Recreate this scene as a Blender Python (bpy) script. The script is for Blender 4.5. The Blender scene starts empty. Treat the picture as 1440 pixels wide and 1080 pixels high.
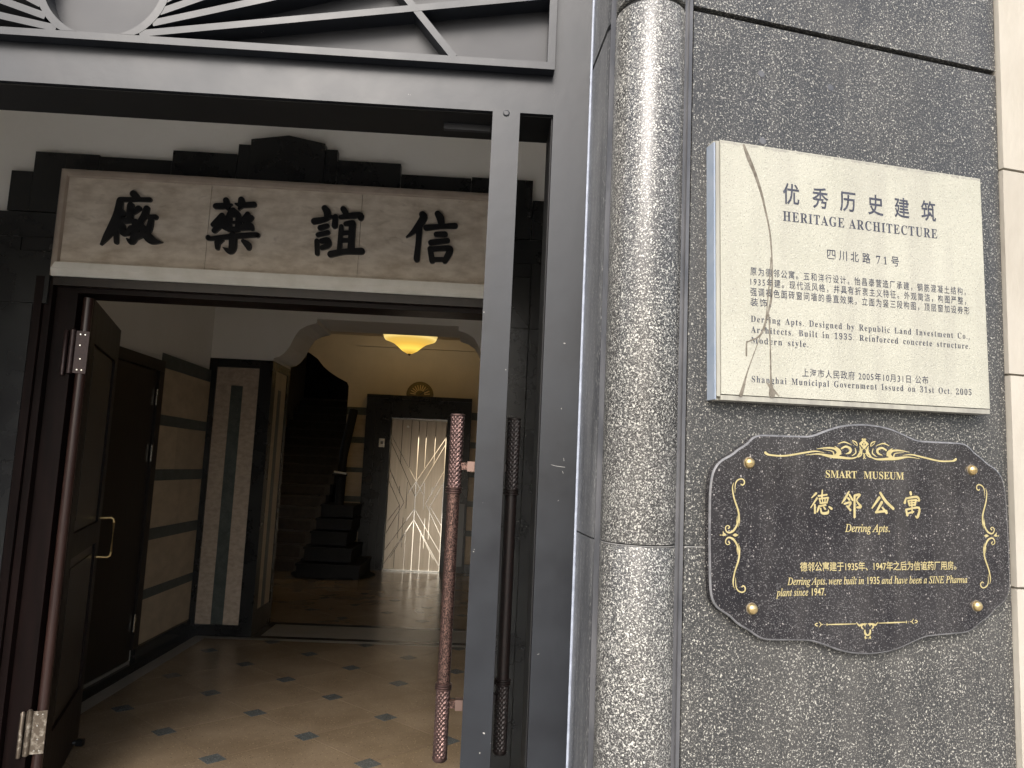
import bpy, bmesh, math, random
from mathutils import Vector, Matrix
random.seed(7)
R_ = math.radians
scene = bpy.context.scene

# ------------------------------------------------------------------ camera
cam_data = bpy.data.cameras.new('camera'); cam = bpy.data.objects.new('camera', cam_data)
scene.collection.objects.link(cam); scene.camera = cam
cam_data.sensor_width = 36.0; cam_data.lens = 1050.0 / 1440.0 * 36.0
cam_data.clip_start = 0.02; cam_data.clip_end = 400
pitch, roll, yaw, WA = R_(6.532), R_(2.602), R_(2.052), R_(12.376)
fw = Vector((math.sin(yaw)*math.cos(pitch), math.cos(yaw)*math.cos(pitch), math.sin(pitch)))
rt = Vector((math.cos(yaw), -math.sin(yaw), 0)); up = rt.cross(fw)
r2 = math.cos(roll)*rt + math.sin(roll)*up; u2 = -math.sin(roll)*rt + math.cos(roll)*up
M = Matrix((r2, u2, -fw)).transposed().to_4x4(); M.translation = (0, 0, 1.5)
cam.matrix_world = M

# ------------------------------------------------------------------ world and sun (overcast)
SUN_EL, SUN_AZ = R_(40), R_(196)          # azimuth measured clockwise from +Y
world = bpy.data.worlds.new('World'); scene.world = world; world.use_nodes = True
wn = world.node_tree; wn.nodes.clear()
sky = wn.nodes.new('ShaderNodeTexSky'); sky.sky_type = 'NISHITA'; sky.sun_disc = False
sky.sun_elevation = SUN_EL; sky.sun_rotation = SUN_AZ; sky.air_density = 1.0; sky.dust_density = 4.0
hs = wn.nodes.new('ShaderNodeHueSaturation'); hs.inputs['Saturation'].default_value = 0.70
bg = wn.nodes.new('ShaderNodeBackground'); bg.inputs['Strength'].default_value = 0.15
wo = wn.nodes.new('ShaderNodeOutputWorld')
wn.links.new(sky.outputs[0], hs.inputs['Color']); wn.links.new(hs.outputs[0], bg.inputs['Color']); wn.links.new(bg.outputs[0], wo.inputs['Surface'])
sd = bpy.data.lights.new('sun', 'SUN'); sd.energy = 1.1; sd.angle = R_(34); sd.color = (1.0, 0.985, 0.965)
sun = bpy.data.objects.new('sun', sd); scene.collection.objects.link(sun)
sdir = Vector((math.sin(SUN_AZ)*math.cos(SUN_EL), math.cos(SUN_AZ)*math.cos(SUN_EL), math.sin(SUN_EL)))
sun.rotation_euler = sdir.to_track_quat('Z', 'Y').to_euler(); sun.location = sdir*20

scene.view_settings.view_transform = 'Standard'; scene.view_settings.look = 'None'
scene.view_settings.exposure = 1.05; scene.view_settings.gamma = 1.0
scene.view_settings.use_curve_mapping = False
scene.cycles.use_denoising = True
scene.cycles.max_bounces = 10; scene.cycles.diffuse_bounces = 8; scene.cycles.glossy_bounces = 4
scene.cycles.sample_clamp_indirect = 20.0

# ------------------------------------------------------------------ materials
def mat(name, c1, c2=None, scale=8.0, rough=0.5, rough2=None, metal=0.0, bump=0.0, bscale=None, detail=6.0,
        stretch=(1,1,1), coat=0.0, spec=0.5, emit=None, estr=0.0, ramp=(0.35, 0.65), flecks=None, worms=None, streak=0.0, chips=0.0, vary=0.0):
    """flecks: list of (cells per metre, share 0..1, colour, softness)"""
    m = bpy.data.materials.new(name); m.use_nodes = True
    nt = m.node_tree; N = nt.nodes; L = nt.links; b = N['Principled BSDF']
    b.inputs['Roughness'].default_value = rough; b.inputs['Metallic'].default_value = metal
    b.inputs['Specular IOR Level'].default_value = spec; b.inputs['Coat Weight'].default_value = coat
    b.inputs['Coat Roughness'].default_value = 0.08
    tc = N.new('ShaderNodeTexCoord'); mp = N.new('ShaderNodeMapping'); mp.inputs['Scale'].default_value = stretch
    L.new(tc.outputs['Object'], mp.inputs['Vector'])
    no = N.new('ShaderNodeTexNoise'); no.inputs['Scale'].default_value = scale; no.inputs['Detail'].default_value = detail
    no.inputs['Roughness'].default_value = 0.6
    L.new(mp.outputs[0], no.inputs['Vector'])
    cr = N.new('ShaderNodeValToRGB'); cr.color_ramp.elements[0].position = ramp[0]; cr.color_ramp.elements[1].position = ramp[1]
    c2 = c2 or c1
    cr.color_ramp.elements[0].color = (*c1, 1); cr.color_ramp.elements[1].color = (*c2, 1)
    L.new(no.outputs[0], cr.inputs[0]); col = cr.outputs[0]
    def mixin(fac, c, colr):
        mx = N.new('ShaderNodeMix'); mx.data_type = 'RGBA'
        L.new(fac, mx.inputs['Factor']); L.new(colr, mx.inputs['A']); mx.inputs['B'].default_value = (*c, 1)
        return mx.outputs['Result']
    for (wsc, lo, hi, wc, amt) in (worms or ()):
        wn_ = N.new('ShaderNodeTexNoise'); wn_.inputs['Scale'].default_value = wsc; wn_.inputs['Detail'].default_value = 2.5
        wn_.inputs['Roughness'].default_value = 0.62; wn_.inputs['Distortion'].default_value = 0.6
        L.new(mp.outputs[0], wn_.inputs['Vector'])
        wl = N.new('ShaderNodeTexNoise'); wl.inputs['Scale'].default_value = 3.3; wl.inputs['Detail'].default_value = 4; L.new(tc.outputs['Object'], wl.inputs['Vector'])
        wa_ = N.new('ShaderNodeMath'); wa_.operation = 'MULTIPLY_ADD'; wa_.inputs[1].default_value = 0.10; L.new(wl.outputs[0], wa_.inputs[0]); L.new(wn_.outputs[0], wa_.inputs[2])
        wr = N.new('ShaderNodeMapRange'); wr.inputs['From Min'].default_value = lo+.05; wr.inputs['From Max'].default_value = hi+.05; wr.inputs['To Max'].default_value = amt
        L.new(wa_.outputs[0], wr.inputs['Value']); col = mixin(wr.outputs[0], wc, col)
    if flecks:
        for k, (cells, share, fc, soft) in enumerate(flecks):
            n2 = N.new('ShaderNodeTexNoise'); n2.inputs['Scale'].default_value = cells*1.7; n2.inputs['Detail'].default_value = 1.0
            L.new(mp.outputs[0], n2.inputs['Vector'])
            ad = N.new('ShaderNodeVectorMath'); ad.operation = 'MULTIPLY_ADD'
            ad.inputs[1].default_value = (0.9/cells,)*3
            L.new(n2.outputs['Color'], ad.inputs[0]); L.new(mp.outputs[0], ad.inputs[2])
            vo = N.new('ShaderNodeTexVoronoi'); vo.inputs['Scale'].default_value = cells; vo.inputs['Randomness'].default_value = 1.0
            L.new(ad.outputs[0], vo.inputs['Vector'])
            sp = N.new('ShaderNodeSeparateColor'); L.new(vo.outputs['Color'], sp.inputs[0])
            # large scale modulation so the flecks come in clouds
            n3 = N.new('ShaderNodeTexNoise'); n3.inputs['Scale'].default_value = 4.0+k*3; n3.inputs['Detail'].default_value = 3
            L.new(tc.outputs['Object'], n3.inputs['Vector'])
            mr = N.new('ShaderNodeMapRange'); mr.inputs['From Min'].default_value = 0.3; mr.inputs['From Max'].default_value = 0.7
            mr.inputs['To Min'].default_value = share*0.65; mr.inputs['To Max'].default_value = min(1, share*1.35)
            L.new(n3.outputs[0], mr.inputs['Value'])
            th = N.new('ShaderNodeMath'); th.operation = 'SUBTRACT'; L.new(mr.outputs[0], th.inputs[0]); L.new(sp.outputs[0], th.inputs[1])
            st = N.new('ShaderNodeMath'); st.operation = 'MULTIPLY'; st.use_clamp = True; st.inputs[1].default_value = 12
            L.new(th.outputs[0], st.inputs[0])
            dd = N.new('ShaderNodeMapRange'); dd.inputs['From Min'].default_value = soft; dd.inputs['From Max'].default_value = soft*0.7
            L.new(vo.outputs['Distance'], dd.inputs['Value'])
            mu = N.new('ShaderNodeMath'); mu.operation = 'MULTIPLY'; L.new(st.outputs[0], mu.inputs[0]); L.new(dd.outputs[0], mu.inputs[1])
            br = N.new('ShaderNodeMath'); br.operation = 'MULTIPLY_ADD'; br.inputs[1].default_value = 0.6; br.inputs[2].default_value = 0.4
            L.new(sp.outputs[1], br.inputs[0])
            mu2 = N.new('ShaderNodeMath'); mu2.operation = 'MULTIPLY'; L.new(mu.outputs[0], mu2.inputs[0]); L.new(br.outputs[0], mu2.inputs[1])
            mx = N.new('ShaderNodeMix'); mx.data_type = 'RGBA'
            L.new(mu2.outputs[0], mx.inputs['Factor']); L.new(col, mx.inputs['A']); mx.inputs['B'].default_value = (*fc, 1)
            col = mx.outputs['Result']
    if streak:
        ms = N.new('ShaderNodeMapping'); ms.inputs['Scale'].default_value = (9, 9, 0.8); L.new(tc.outputs['Object'], ms.inputs['Vector'])
        sn = N.new('ShaderNodeTexNoise'); sn.inputs['Scale'].default_value = 1.6; sn.inputs['Detail'].default_value = 7; L.new(ms.outputs[0], sn.inputs['Vector'])
        sr = N.new('ShaderNodeMapRange'); sr.inputs['From Min'].default_value = .48; sr.inputs['From Max'].default_value = .72; sr.inputs['To Max'].default_value = streak
        L.new(sn.outputs[0], sr.inputs['Value']); col = mixin(sr.outputs[0], (0.24, 0.225, 0.20), col)
    if chips:
        cn = N.new('ShaderNodeTexNoise'); cn.inputs['Scale'].default_value = 55; cn.inputs['Detail'].default_value = 2; L.new(tc.outputs['Object'], cn.inputs['Vector'])
        cr2 = N.new('ShaderNodeMapRange'); cr2.inputs['From Min'].default_value = .765; cr2.inputs['From Max'].default_value = .785; cr2.inputs['To Max'].default_value = chips
        L.new(cn.outputs[0], cr2.inputs['Value']); col = mixin(cr2.outputs[0], (0.35, 0.34, 0.32), col)
    if vary:
        oi = N.new('ShaderNodeObjectInfo'); vr = N.new('ShaderNodeMapRange'); vr.inputs['To Min'].default_value = 1-vary; vr.inputs['To Max'].default_value = 1+vary
        L.new(oi.outputs['Random'], vr.inputs['Value']); hv = N.new('ShaderNodeHueSaturation'); L.new(vr.outputs[0], hv.inputs['Value']); L.new(col, hv.inputs['Color']); col = hv.outputs[0]
    L.new(col, b.inputs['Base Color'])
    if rough2 is not None:
        mr = N.new('ShaderNodeMapRange'); mr.inputs['To Min'].default_value = rough; mr.inputs['To Max'].default_value = rough2
        mr.inputs['From Min'].default_value = 0.3; mr.inputs['From Max'].default_value = 0.7
        L.new(no.outputs[0], mr.inputs['Value']); L.new(mr.outputs[0], b.inputs['Roughness'])
    if bump:
        nb = N.new('ShaderNodeTexNoise'); nb.inputs['Scale'].default_value = bscale or scale*4; nb.inputs['Detail'].default_value = 4
        L.new(mp.outputs[0], nb.inputs['Vector'])
        bu = N.new('ShaderNodeBump'); bu.inputs['Strength'].default_value = 1.0; bu.inputs['Distance'].default_value = bump
        L.new(nb.outputs[0], bu.inputs['Height']); L.new(bu.outputs[0], b.inputs['Normal'])
    if emit:
        b.inputs['Emission Color'].default_value = (*emit, 1); b.inputs['Emission Strength'].default_value = estr
    return m

MT = dict(
 granite=mat('speckled_granite', (0.022,0.023,0.025), (0.044,0.043,0.041), scale=2.2, rough=0.26, rough2=0.44, bump=0.0008, bscale=260, spec=0.5, streak=0.12,
     vary=0.12, worms=[(300,0.53,0.63,(0.17,0.165,0.15),0.65),(220,0.590,0.640,(0.47,0.455,0.40),0.95)], flecks=[(250,0.12,(0.5,0.49,0.44),0.42)]),
 granite_col=mat('polished_column_granite', (0.018,0.018,0.019), (0.038,0.037,0.036), scale=4.0, rough=0.22, rough2=0.38, bump=0.0006, bscale=300, streak=0.12,
     coat=0.15, vary=0.12, worms=[(300,0.51,0.60,(0.20,0.197,0.185),0.75),(255,0.562,0.612,(0.52,0.51,0.46),0.95)], flecks=[(250,0.16,(0.52,0.51,0.47),0.42)]),
 granite_rev=mat('weathered_granite', (0.05,0.052,0.057), (0.14,0.142,0.145), scale=9, rough=0.35, bump=0.0008, bscale=240, stretch=(1,1,.25),
     flecks=[(480,0.3,(0.36,0.36,0.34),0.5)]),
 granite_bead=mat('dark_granite_bead', (0.06,0.062,0.068), (0.12,0.12,0.125), scale=20, rough=0.3, stretch=(1,1,.3)),
 mortar=mat('pale_mortar', (0.20,0.20,0.195), (0.34,0.335,0.32), scale=40, rough=0.9),
 grout=mat('dark_grout', (0.02,0.02,0.02), rough=0.9),
 plaque_granite=mat('galaxy_granite', (0.016,0.015,0.017), (0.034,0.032,0.033), scale=5, rough=0.11, rough2=0.24, streak=0.08, spec=0.5,
     flecks=[(420,0.36,(0.17,0.165,0.165),0.5),(170,0.12,(0.45,0.42,0.40),0.34)]),
 paint=mat('grey_steel_paint', (0.012,0.0135,0.017), (0.018,0.021,0.026), scale=5, rough=0.30, rough2=0.42, bump=0.0004, bscale=22, spec=0.46, chips=0.9, detail=8),
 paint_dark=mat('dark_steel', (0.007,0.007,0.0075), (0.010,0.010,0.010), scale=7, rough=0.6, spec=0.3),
 paint_panel=mat('transom_panel_paint', (0.022,0.023,0.026), (0.034,0.035,0.039), scale=4, rough=0.36, rough2=0.5, spec=0.4),
 sealant=mat('pale_sealant', (0.40,0.44,0.52), (0.28,0.31,0.38), scale=30, rough=0.4),
 cream=mat('cream_render', (0.35,0.32,0.265), (0.42,0.39,0.335), vary=0.06, scale=5, rough=0.85, bump=0.002, bscale=60, stretch=(1,1,.4)),
 plaque_stone=mat('pale_artificial_stone', (0.375,0.368,0.302), (0.41,0.402,0.335), scale=6, rough=0.55, rough2=0.7, bump=0.0012, bscale=260, streak=0.30,
     flecks=[(380,0.26,(0.20,0.197,0.175),0.42),(300,0.25,(0.48,0.47,0.40),0.5)]),
 plaque_edge=mat('plaque_edge_stone', (0.36,0.35,0.295), (0.25,0.24,0.21), scale=40, rough=0.5, stretch=(1,1,.1)),
 plaque_side_sky=mat('plaque_side_sky_tint', (0.24,0.29,0.36), (0.30,0.34,0.40), scale=20, rough=0.4),  # blue tint paints in the sky reflected on the shaded side
 plaque_ink=mat('blue_grey_lettering', (0.03,0.033,0.05), (0.09,0.095,0.12), scale=90, rough=0.6, ramp=(0.45,0.8)),
 crack=mat('old_crack_filler', (0.095,0.08,0.06), (0.20,0.18,0.145), scale=60, rough=0.7),
 plaque_rim_sheen=mat('polished_edge_sheen', (0.10,0.10,0.105), (0.20,0.20,0.205), scale=40, rough=0.12),  # lighter grey paints in the reflection along the polished chamfer
 gold=mat('gold_lettering', (0.40,0.335,0.155), (0.52,0.44,0.22), scale=60, rough=0.45, metal=0.15),
 brass=mat('brass', (0.62,0.45,0.20), (0.78,0.60,0.30), scale=50, rough=0.28, metal=0.9),
 old_brass=mat('old_brass', (0.12,0.085,0.03), (0.20,0.15,0.06), scale=50, rough=0.4, metal=0.5),
 copper=mat('antique_copper', (0.035,0.023,0.02), (0.28,0.165,0.135), scale=340, rough=0.26, rough2=0.42, metal=0.8, ramp=(0.42,0.68), stretch=(1,1,.7), detail=3),
 copper_grip=mat('copper_grip', (0.085,0.055,0.05), (0.16,0.10,0.09), scale=60, rough=0.30, metal=0.85),
 copper_shaded=mat('copper_in_shade', (0.006,0.005,0.005), (0.014,0.008,0.007), scale=120, rough=0.4, metal=0.3),  # same copper as the other handle, darkened for its shaded side
 copper_plain=mat('copper_bracket', (0.24,0.165,0.14), rough=0.35, metal=0.9),
 glass=None,
 marble_black=mat('black_marble', (0.010,0.010,0.011), (0.016,0.017,0.017), scale=4, rough=0.2, rough2=0.38, spec=0.45),
 marble_black_grout=mat('marble_joint', (0.10,0.10,0.095), rough=0.8),
 marble_sign=mat('beige_marble', (0.46,0.385,0.30), (0.66,0.585,0.49), vary=0.05, scale=9, rough=0.4, rough2=0.55, stretch=(1,1,2.2), detail=12, ramp=(0.34,0.60),
     worms=[(11,0.62,0.74,(0.28,0.22,0.16),0.4)], flecks=[(70,0.06,(0.16,0.12,0.08),0.22)]),
 marble_frame=mat('beige_marble_moulding', (0.34,0.28,0.23), (0.44,0.37,0.31), scale=9, rough=0.35),
 marble_sill_lit=mat('lit_marble_moulding', (0.62,0.60,0.54), (0.72,0.70,0.65), scale=9, rough=0.35),  # paler copy of the moulding marble, for light bounced up from below
 black_letter=mat('black_enamel', (0.008,0.008,0.009), rough=0.4),
 plaster=mat('white_plaster', (0.78,0.76,0.71), (0.82,0.80,0.76), scale=3, rough=0.8, bump=0.0008, bscale=40),
 plaster_warm=mat('cream_plaster', (0.62,0.55,0.43), (0.68,0.60,0.47), scale=3, rough=0.8, bump=0.0008, bscale=40),
 wood=mat('dark_red_wood', (0.005,0.003,0.0028), (0.010,0.005,0.0045), scale=6, spec=0.14, rough=0.35, rough2=0.42, stretch=(6,6,.5)),
 wood_round=mat('polished_round_stile', (0.026,0.013,0.011), (0.042,0.021,0.017), scale=6, rough=0.28, stretch=(6,6,.5)),
 wood_dark=mat('near_black_wood', (0.011,0.008,0.0065), (0.02,0.013,0.010), scale=6, rough=0.35, stretch=(6,6,.5)),
 hinge=mat('painted_hinge', (0.03,0.018,0.018), (0.05,0.03,0.028), scale=60, rough=0.35, metal=0.4),
 hinge_worn=mat('worn_steel_hinge', (0.16,0.13,0.10), (0.55,0.50,0.42), scale=45, rough=0.35, metal=0.7, ramp=(0.5,0.7)),
 chrome=mat('bright_steel', (0.7,0.68,0.62), rough=0.2, metal=1.0),
 terrazzo=mat('beige_terrazzo', (0.19,0.142,0.092), (0.25,0.19,0.128), vary=0.07, scale=2, rough=0.24, detail=3,
     flecks=[(110,0.26,(0.42,0.32,0.19),0.36),(95,0.18,(0.09,0.068,0.045),0.36)]),
 terrazzo_dark=mat('dark_terrazzo', (0.06,0.068,0.07), (0.09,0.10,0.10), scale=20, rough=0.25,
     flecks=[(300,0.3,(0.30,0.32,0.32),0.45)]),
 border=mat('grey_terrazzo', (0.24,0.23,0.20), (0.30,0.28,0.25), scale=8, rough=0.3, flecks=[(300,0.3,(0.10,0.10,0.10),0.45)]),
 floor_black=mat('black_terrazzo', (0.014,0.014,0.014), (0.025,0.025,0.024), scale=8, rough=0.2),
 floor_base=mat('floor_joint', (0.05,0.04,0.03), rough=0.7),
 rough_beige=mat('beige_travertine', (0.38,0.305,0.235), (0.52,0.43,0.34), scale=22, rough=0.55, bump=0.003, bscale=90, stretch=(1,1,1.6), detail=8),
 smooth_beige=mat('beige_wall_marble', (0.42,0.335,0.225), (0.55,0.45,0.32), vary=0.10, scale=5, rough=0.3, rough2=0.42, stretch=(1,1,2), detail=8),
 green_grey=mat('green_grey_marble', (0.055,0.068,0.062), (0.09,0.105,0.098), scale=16, rough=0.35, detail=8, flecks=[(180,0.25,(0.16,0.18,0.17),0.45)]),
 elevator=mat('brushed_bronze_steel', (0.50,0.43,0.34), (0.58,0.50,0.41), scale=30, rough=0.30, metal=0.92, stretch=(1,1,.05)),
 mirror=mat('polished_inlay', (0.85,0.80,0.70), rough=0.04, metal=1.0),
 mirror_dark_refl=mat('inlay_dark_reflection', (0.02,0.018,0.015), rough=0.2),  # mirror inlay coloured dark in place of a dark reflection
 stair_black=mat('dull_black_marble', (0.008,0.008,0.009), (0.014,0.014,0.014), scale=6, rough=0.55, spec=0.25),
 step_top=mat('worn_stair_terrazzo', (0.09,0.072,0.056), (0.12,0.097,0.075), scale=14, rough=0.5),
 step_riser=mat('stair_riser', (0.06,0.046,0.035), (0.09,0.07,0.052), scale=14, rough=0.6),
 shade=mat('lit_glass_bowl', (0.45,0.34,0.15), rough=0.3, emit=(1.0,0.60,0.10), estr=0.52),
 white=mat('white_tape', (0.7,0.7,0.68), rough=0.6),
 red=mat('red_plastic', (0.5,0.03,0.04), rough=0.4),
 grey_plastic=mat('grey_plastic', (0.22,0.23,0.24), rough=0.3),
 concrete=mat('pavement_stone', (0.23,0.223,0.21), (0.30,0.29,0.275), scale=3, rough=0.7, bump=0.001, bscale=60),
 asphalt=mat('asphalt', (0.04,0.04,0.041), (0.06,0.06,0.06), scale=6, rough=0.85, bump=0.003, bscale=120),
)
g = bpy.data.materials.new('clear_glass'); g.use_nodes = True
b = g.node_tree.nodes['Principled BSDF']; b.inputs['Transmission Weight'].default_value = 1; b.inputs['Roughness'].default_value = 0.02
b.inputs['IOR'].default_value = 1.45; b.inputs['Base Color'].default_value = (0.9,0.95,0.93,1); MT['glass'] = g

def lamp_gradient():
    m = MT['shade']; nt = m.node_tree; N = nt.nodes; L = nt.links; b_ = N['Principled BSDF']
    ge = N.new('ShaderNodeNewGeometry'); sx = N.new('ShaderNodeSeparateXYZ'); L.new(ge.outputs['Position'], sx.inputs[0])
    mr = N.new('ShaderNodeMapRange'); mr.inputs['From Min'].default_value = 2.93; mr.inputs['From Max'].default_value = 3.15; L.new(sx.outputs[2], mr.inputs['Value'])
    cr = N.new('ShaderNodeValToRGB'); e = cr.color_ramp.elements
    e[0].position = 0.0; e[0].color = (0.55,0.30,0.04,1); e[1].position = 1.0; e[1].color = (0.50,0.36,0.13,1)
    for p, c in ((.25,(0.95,0.66,0.10,1)),(.50,(0.72,0.42,0.06,1)),(.72,(0.62,0.40,0.08,1)),(.85,(0.80,0.60,0.20,1))):
        q = e.new(p); q.color = c
    L.new(mr.outputs[0], cr.inputs[0]); L.new(cr.outputs[0], b_.inputs['Emission Color']); b_.inputs['Emission Strength'].default_value = 0.62
lamp_gradient()
# ------------------------------------------------------------------ helpers
ROOT = {}
def link(o): scene.collection.objects.link(o); return o
def thing(name, label, cat, loc=(0,0,0), rz=0.0, group=None):
    o = link(bpy.data.objects.new(name, None)); o.empty_display_size = 0.1
    o.location = loc; o.rotation_euler = (0,0,rz)
    o['label'] = label; o['category'] = cat; o['kind'] = 'thing'
    if group: o['group'] = group
    ROOT[o.name] = Matrix.Translation(Vector(loc)) @ Matrix.Rotation(rz, 4, 'Z')
    return o
def build(name, bm, m, parent=None, world=True, bevel=0.0, seg=1, smooth=False):
    """one mesh object. world=True: bm is in world coordinates; False: in the thing's local frame"""
    if bevel:
        es = [e for e in bm.edges if len(e.link_faces) == 2 and e.calc_face_angle(0) > 0.5]
        bmesh.ops.bevel(bm, geom=es, offset=bevel, segments=seg, affect='EDGES', clamp_overlap=True)
    bmesh.ops.recalc_face_normals(bm, faces=bm.faces)
    W = Matrix.Identity(4)
    if parent is not None: W = ROOT[parent.name]
    if world and parent is not None: bmesh.ops.transform(bm, matrix=W.inverted(), verts=bm.verts)
    me = bpy.data.meshes.new(name); bm.to_mesh(me); bm.free()
    if smooth:
        for p in me.polygons: p.use_smooth = True
        me.set_sharp_from_angle(angle=R_(40))
    o = link(bpy.data.objects.new(name, me)); me.materials.append(MT[m] if isinstance(m, str) else m)
    if parent is not None: o.parent = parent
    ROOT[o.name] = W
    return o
def struct(o): o['kind'] = 'structure'; return o
def NB(): return bmesh.new()
def box(bm, x0, x1, y0, y1, z0, z1, mx=None):
    vs = [bm.verts.new(v) for v in ((x0,y0,z0),(x1,y0,z0),(x1,y1,z0),(x0,y1,z0),(x0,y0,z1),(x1,y0,z1),(x1,y1,z1),(x0,y1,z1))]
    if mx is not None:
        for v in vs: v.co = mx @ v.co
    for f in ((0,3,2,1),(4,5,6,7),(0,1,5,4),(1,2,6,5),(2,3,7,6),(3,0,4,7)): bm.faces.new([vs[i] for i in f])
    return bm
def bx(name, m, parent, x0, x1, y0, y1, z0, z1, bevel=0.0, world=True, seg=1):
    return build(name, box(NB(), x0, x1, y0, y1, z0, z1), m, parent, world, bevel, seg)
def prism(bm, pts, a0, a1, axis='y'):
    """polygon pts (p,q) extruded: axis y -> (x,z); axis z -> (x,y); axis x -> (y,z)"""
    def P(p, q, a): return (p,a,q) if axis == 'y' else ((p,q,a) if axis == 'z' else (a,p,q))
    A = [bm.verts.new(P(p,q,a0)) for p,q in pts]; B = [bm.verts.new(P(p,q,a1)) for p,q in pts]
    n = len(pts); bm.faces.new(A); bm.faces.new(B[::-1])
    for i in range(n): bm.faces.new((A[i], B[i], B[(i+1)%n], A[(i+1)%n]))
    return bm
def lathe(bm, prof, c, axis='z', n=40):
    """prof: (r, h) list; closed at the ends if r = 0"""
    rings = []
    for r, h in prof:
        ring = []
        for k in range(n):
            a = 2*math.pi*k/n; p, q = r*math.cos(a), r*math.sin(a)
            v = (c[0]+p, c[1]+q, c[2]+h) if axis == 'z' else ((c[0]+p, c[1]+h, c[2]+q) if axis == 'y' else (c[0]+h, c[1]+p, c[2]+q))
            ring.append(bm.verts.new(v))
        rings.append(ring)
    for i in range(len(rings)-1):
        for k in range(n): bm.faces.new((rings[i][k], rings[i][(k+1)%n], rings[i+1][(k+1)%n], rings[i+1][k]))
    bm.faces.new(rings[0][::-1]); bm.faces.new(rings[-1])
    return bm
def tube(bm, pts, r, n=10):
    pts = [Vector(p) for p in pts]; rings = []
    for i, p in enumerate(pts):
        t = (pts[min(i+1,len(pts)-1)] - pts[max(i-1,0)]).normalized()
        a = t.cross(Vector((0,0,1)));
        if a.length < 1e-3: a = Vector((1,0,0))
        a.normalize(); b_ = t.cross(a)
        rings.append([bm.verts.new(p + (a*math.cos(2*math.pi*k/n) + b_*math.sin(2*math.pi*k/n))*r) for k in range(n)])
    for i in range(len(rings)-1):
        for k in range(n): bm.faces.new((rings[i][k], rings[i][(k+1)%n], rings[i+1][(k+1)%n], rings[i+1][k]))
    bm.faces.new(rings[0][::-1]); bm.faces.new(rings[-1])
    return bm
def bar(bm, p, q, w, y0, y1, over=0.0):
    """flat bar in the XZ plane between p and q (x,z), width w"""
    p, q = Vector(p), Vector(q); d = (q-p).normalized(); p = p - d*over; q = q + d*over; n = Vector((-d.y, d.x))*w/2
    return prism(bm, [tuple(p-n), tuple(q-n), tuple(q+n), tuple(p+n)], y0, y1)
def smooth_stroke(st, sub=5):
    if len(st) < 3:
        (a,b_,r),(c,d,s) = st[0], st[-1]
        return [(a+(c-a)*t, b_+(d-b_)*t, r+(s-r)*t) for t in (0,.25,.5,.75,1)]
    P = [st[0]] + list(st) + [st[-1]]; out = []
    for i in range(1, len(P)-2):
        for k in range(sub):
            t = k/sub; o = []
            for j in range(3):
                p0,p1,p2,p3 = P[i-1][j],P[i][j],P[i+1][j],P[i+2][j]
                o.append(0.5*((2*p1)+(-p0+p2)*t+(2*p0-5*p1+4*p2-p3)*t*t+(-p0+3*p1-3*p2+p3)*t**3))
            o[2] = max(o[2], 1e-5); out.append(tuple(o))
    out.append(tuple(st[-1])); return out
def stroke_poly(st, caps=6):
    s = smooth_stroke(st); n = len(s); L_, R__ = [], []
    for i in range(n):
        a, c = s[max(i-1,0)], s[min(i+1,n-1)]
        dx, dy = c[0]-a[0], c[1]-a[1]; l = math.hypot(dx, dy) or 1
        nx, ny = -dy/l, dx/l
        L_.append((s[i][0]+nx*s[i][2], s[i][1]+ny*s[i][2])); R__.append((s[i][0]-nx*s[i][2], s[i][1]-ny*s[i][2]))
    def cap(i, j):
        a, c = s[i], s[j]; ang = math.atan2(a[1]-c[1], a[0]-c[0])
        return [(a[0]+a[2]*math.cos(ang+t), a[1]+a[2]*math.sin(ang+t)) for t in [math.pi/2 - math.pi*k/caps for k in range(1, caps)]]
    return L_, cap(n-1, n-2), R__, cap(0, 1)
def stroke_mesh(bm, st, y0, y1):
    """raised brush stroke in (x,z), from depth y0 (front) to y1"""
    L_, c1, R__, c0 = stroke_poly(st)
    mk = lambda pts, y: [bm.verts.new((a, y, c)) for a, c in pts]
    lf, rf = mk(L_, y0), mk(R__, y0)
    for i in range(len(lf)-1): bm.faces.new((lf[i], lf[i+1], rf[i+1], rf[i]))
    e1 = mk(c1, y0); e0 = mk(c0, y0)
    bm.faces.new([lf[-1]] + e1 + [rf[-1]]); bm.faces.new([rf[0]] + e0 + [lf[0]])
    if y1 is not None:
        loop = lf + e1 + rf[::-1] + e0
        back = [bm.verts.new((v.co.x, y1, v.co.z)) for v in loop]; n = len(loop)
        for i in range(n): bm.faces.new((loop[i], back[i], back[(i+1)%n], loop[(i+1)%n]))
    return bm
def uni(s, style):
    if style == 'plain': return s
    o = ''
    for ch in s:
        c = ord(ch)
        if style == 'bold':
            if 65 <= c <= 90: ch = chr(0x1D400+c-65)
            elif 97 <= c <= 122: ch = chr(0x1D41A+c-97)
            elif 48 <= c <= 57: ch = chr(0x1D7CE+c-48)
        elif style == 'italic':
            if ch == 'h': ch = chr(0x210E)
            elif 65 <= c <= 90: ch = chr(0x1D434+c-65)
            elif 97 <= c <= 122: ch = chr(0x1D44E+c-97)
        elif style == 'bolditalic':
            if 65 <= c <= 90: ch = chr(0x1D468+c-65)
            elif 97 <= c <= 122: ch = chr(0x1D482+c-97)
        o += ch
    return o
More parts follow.
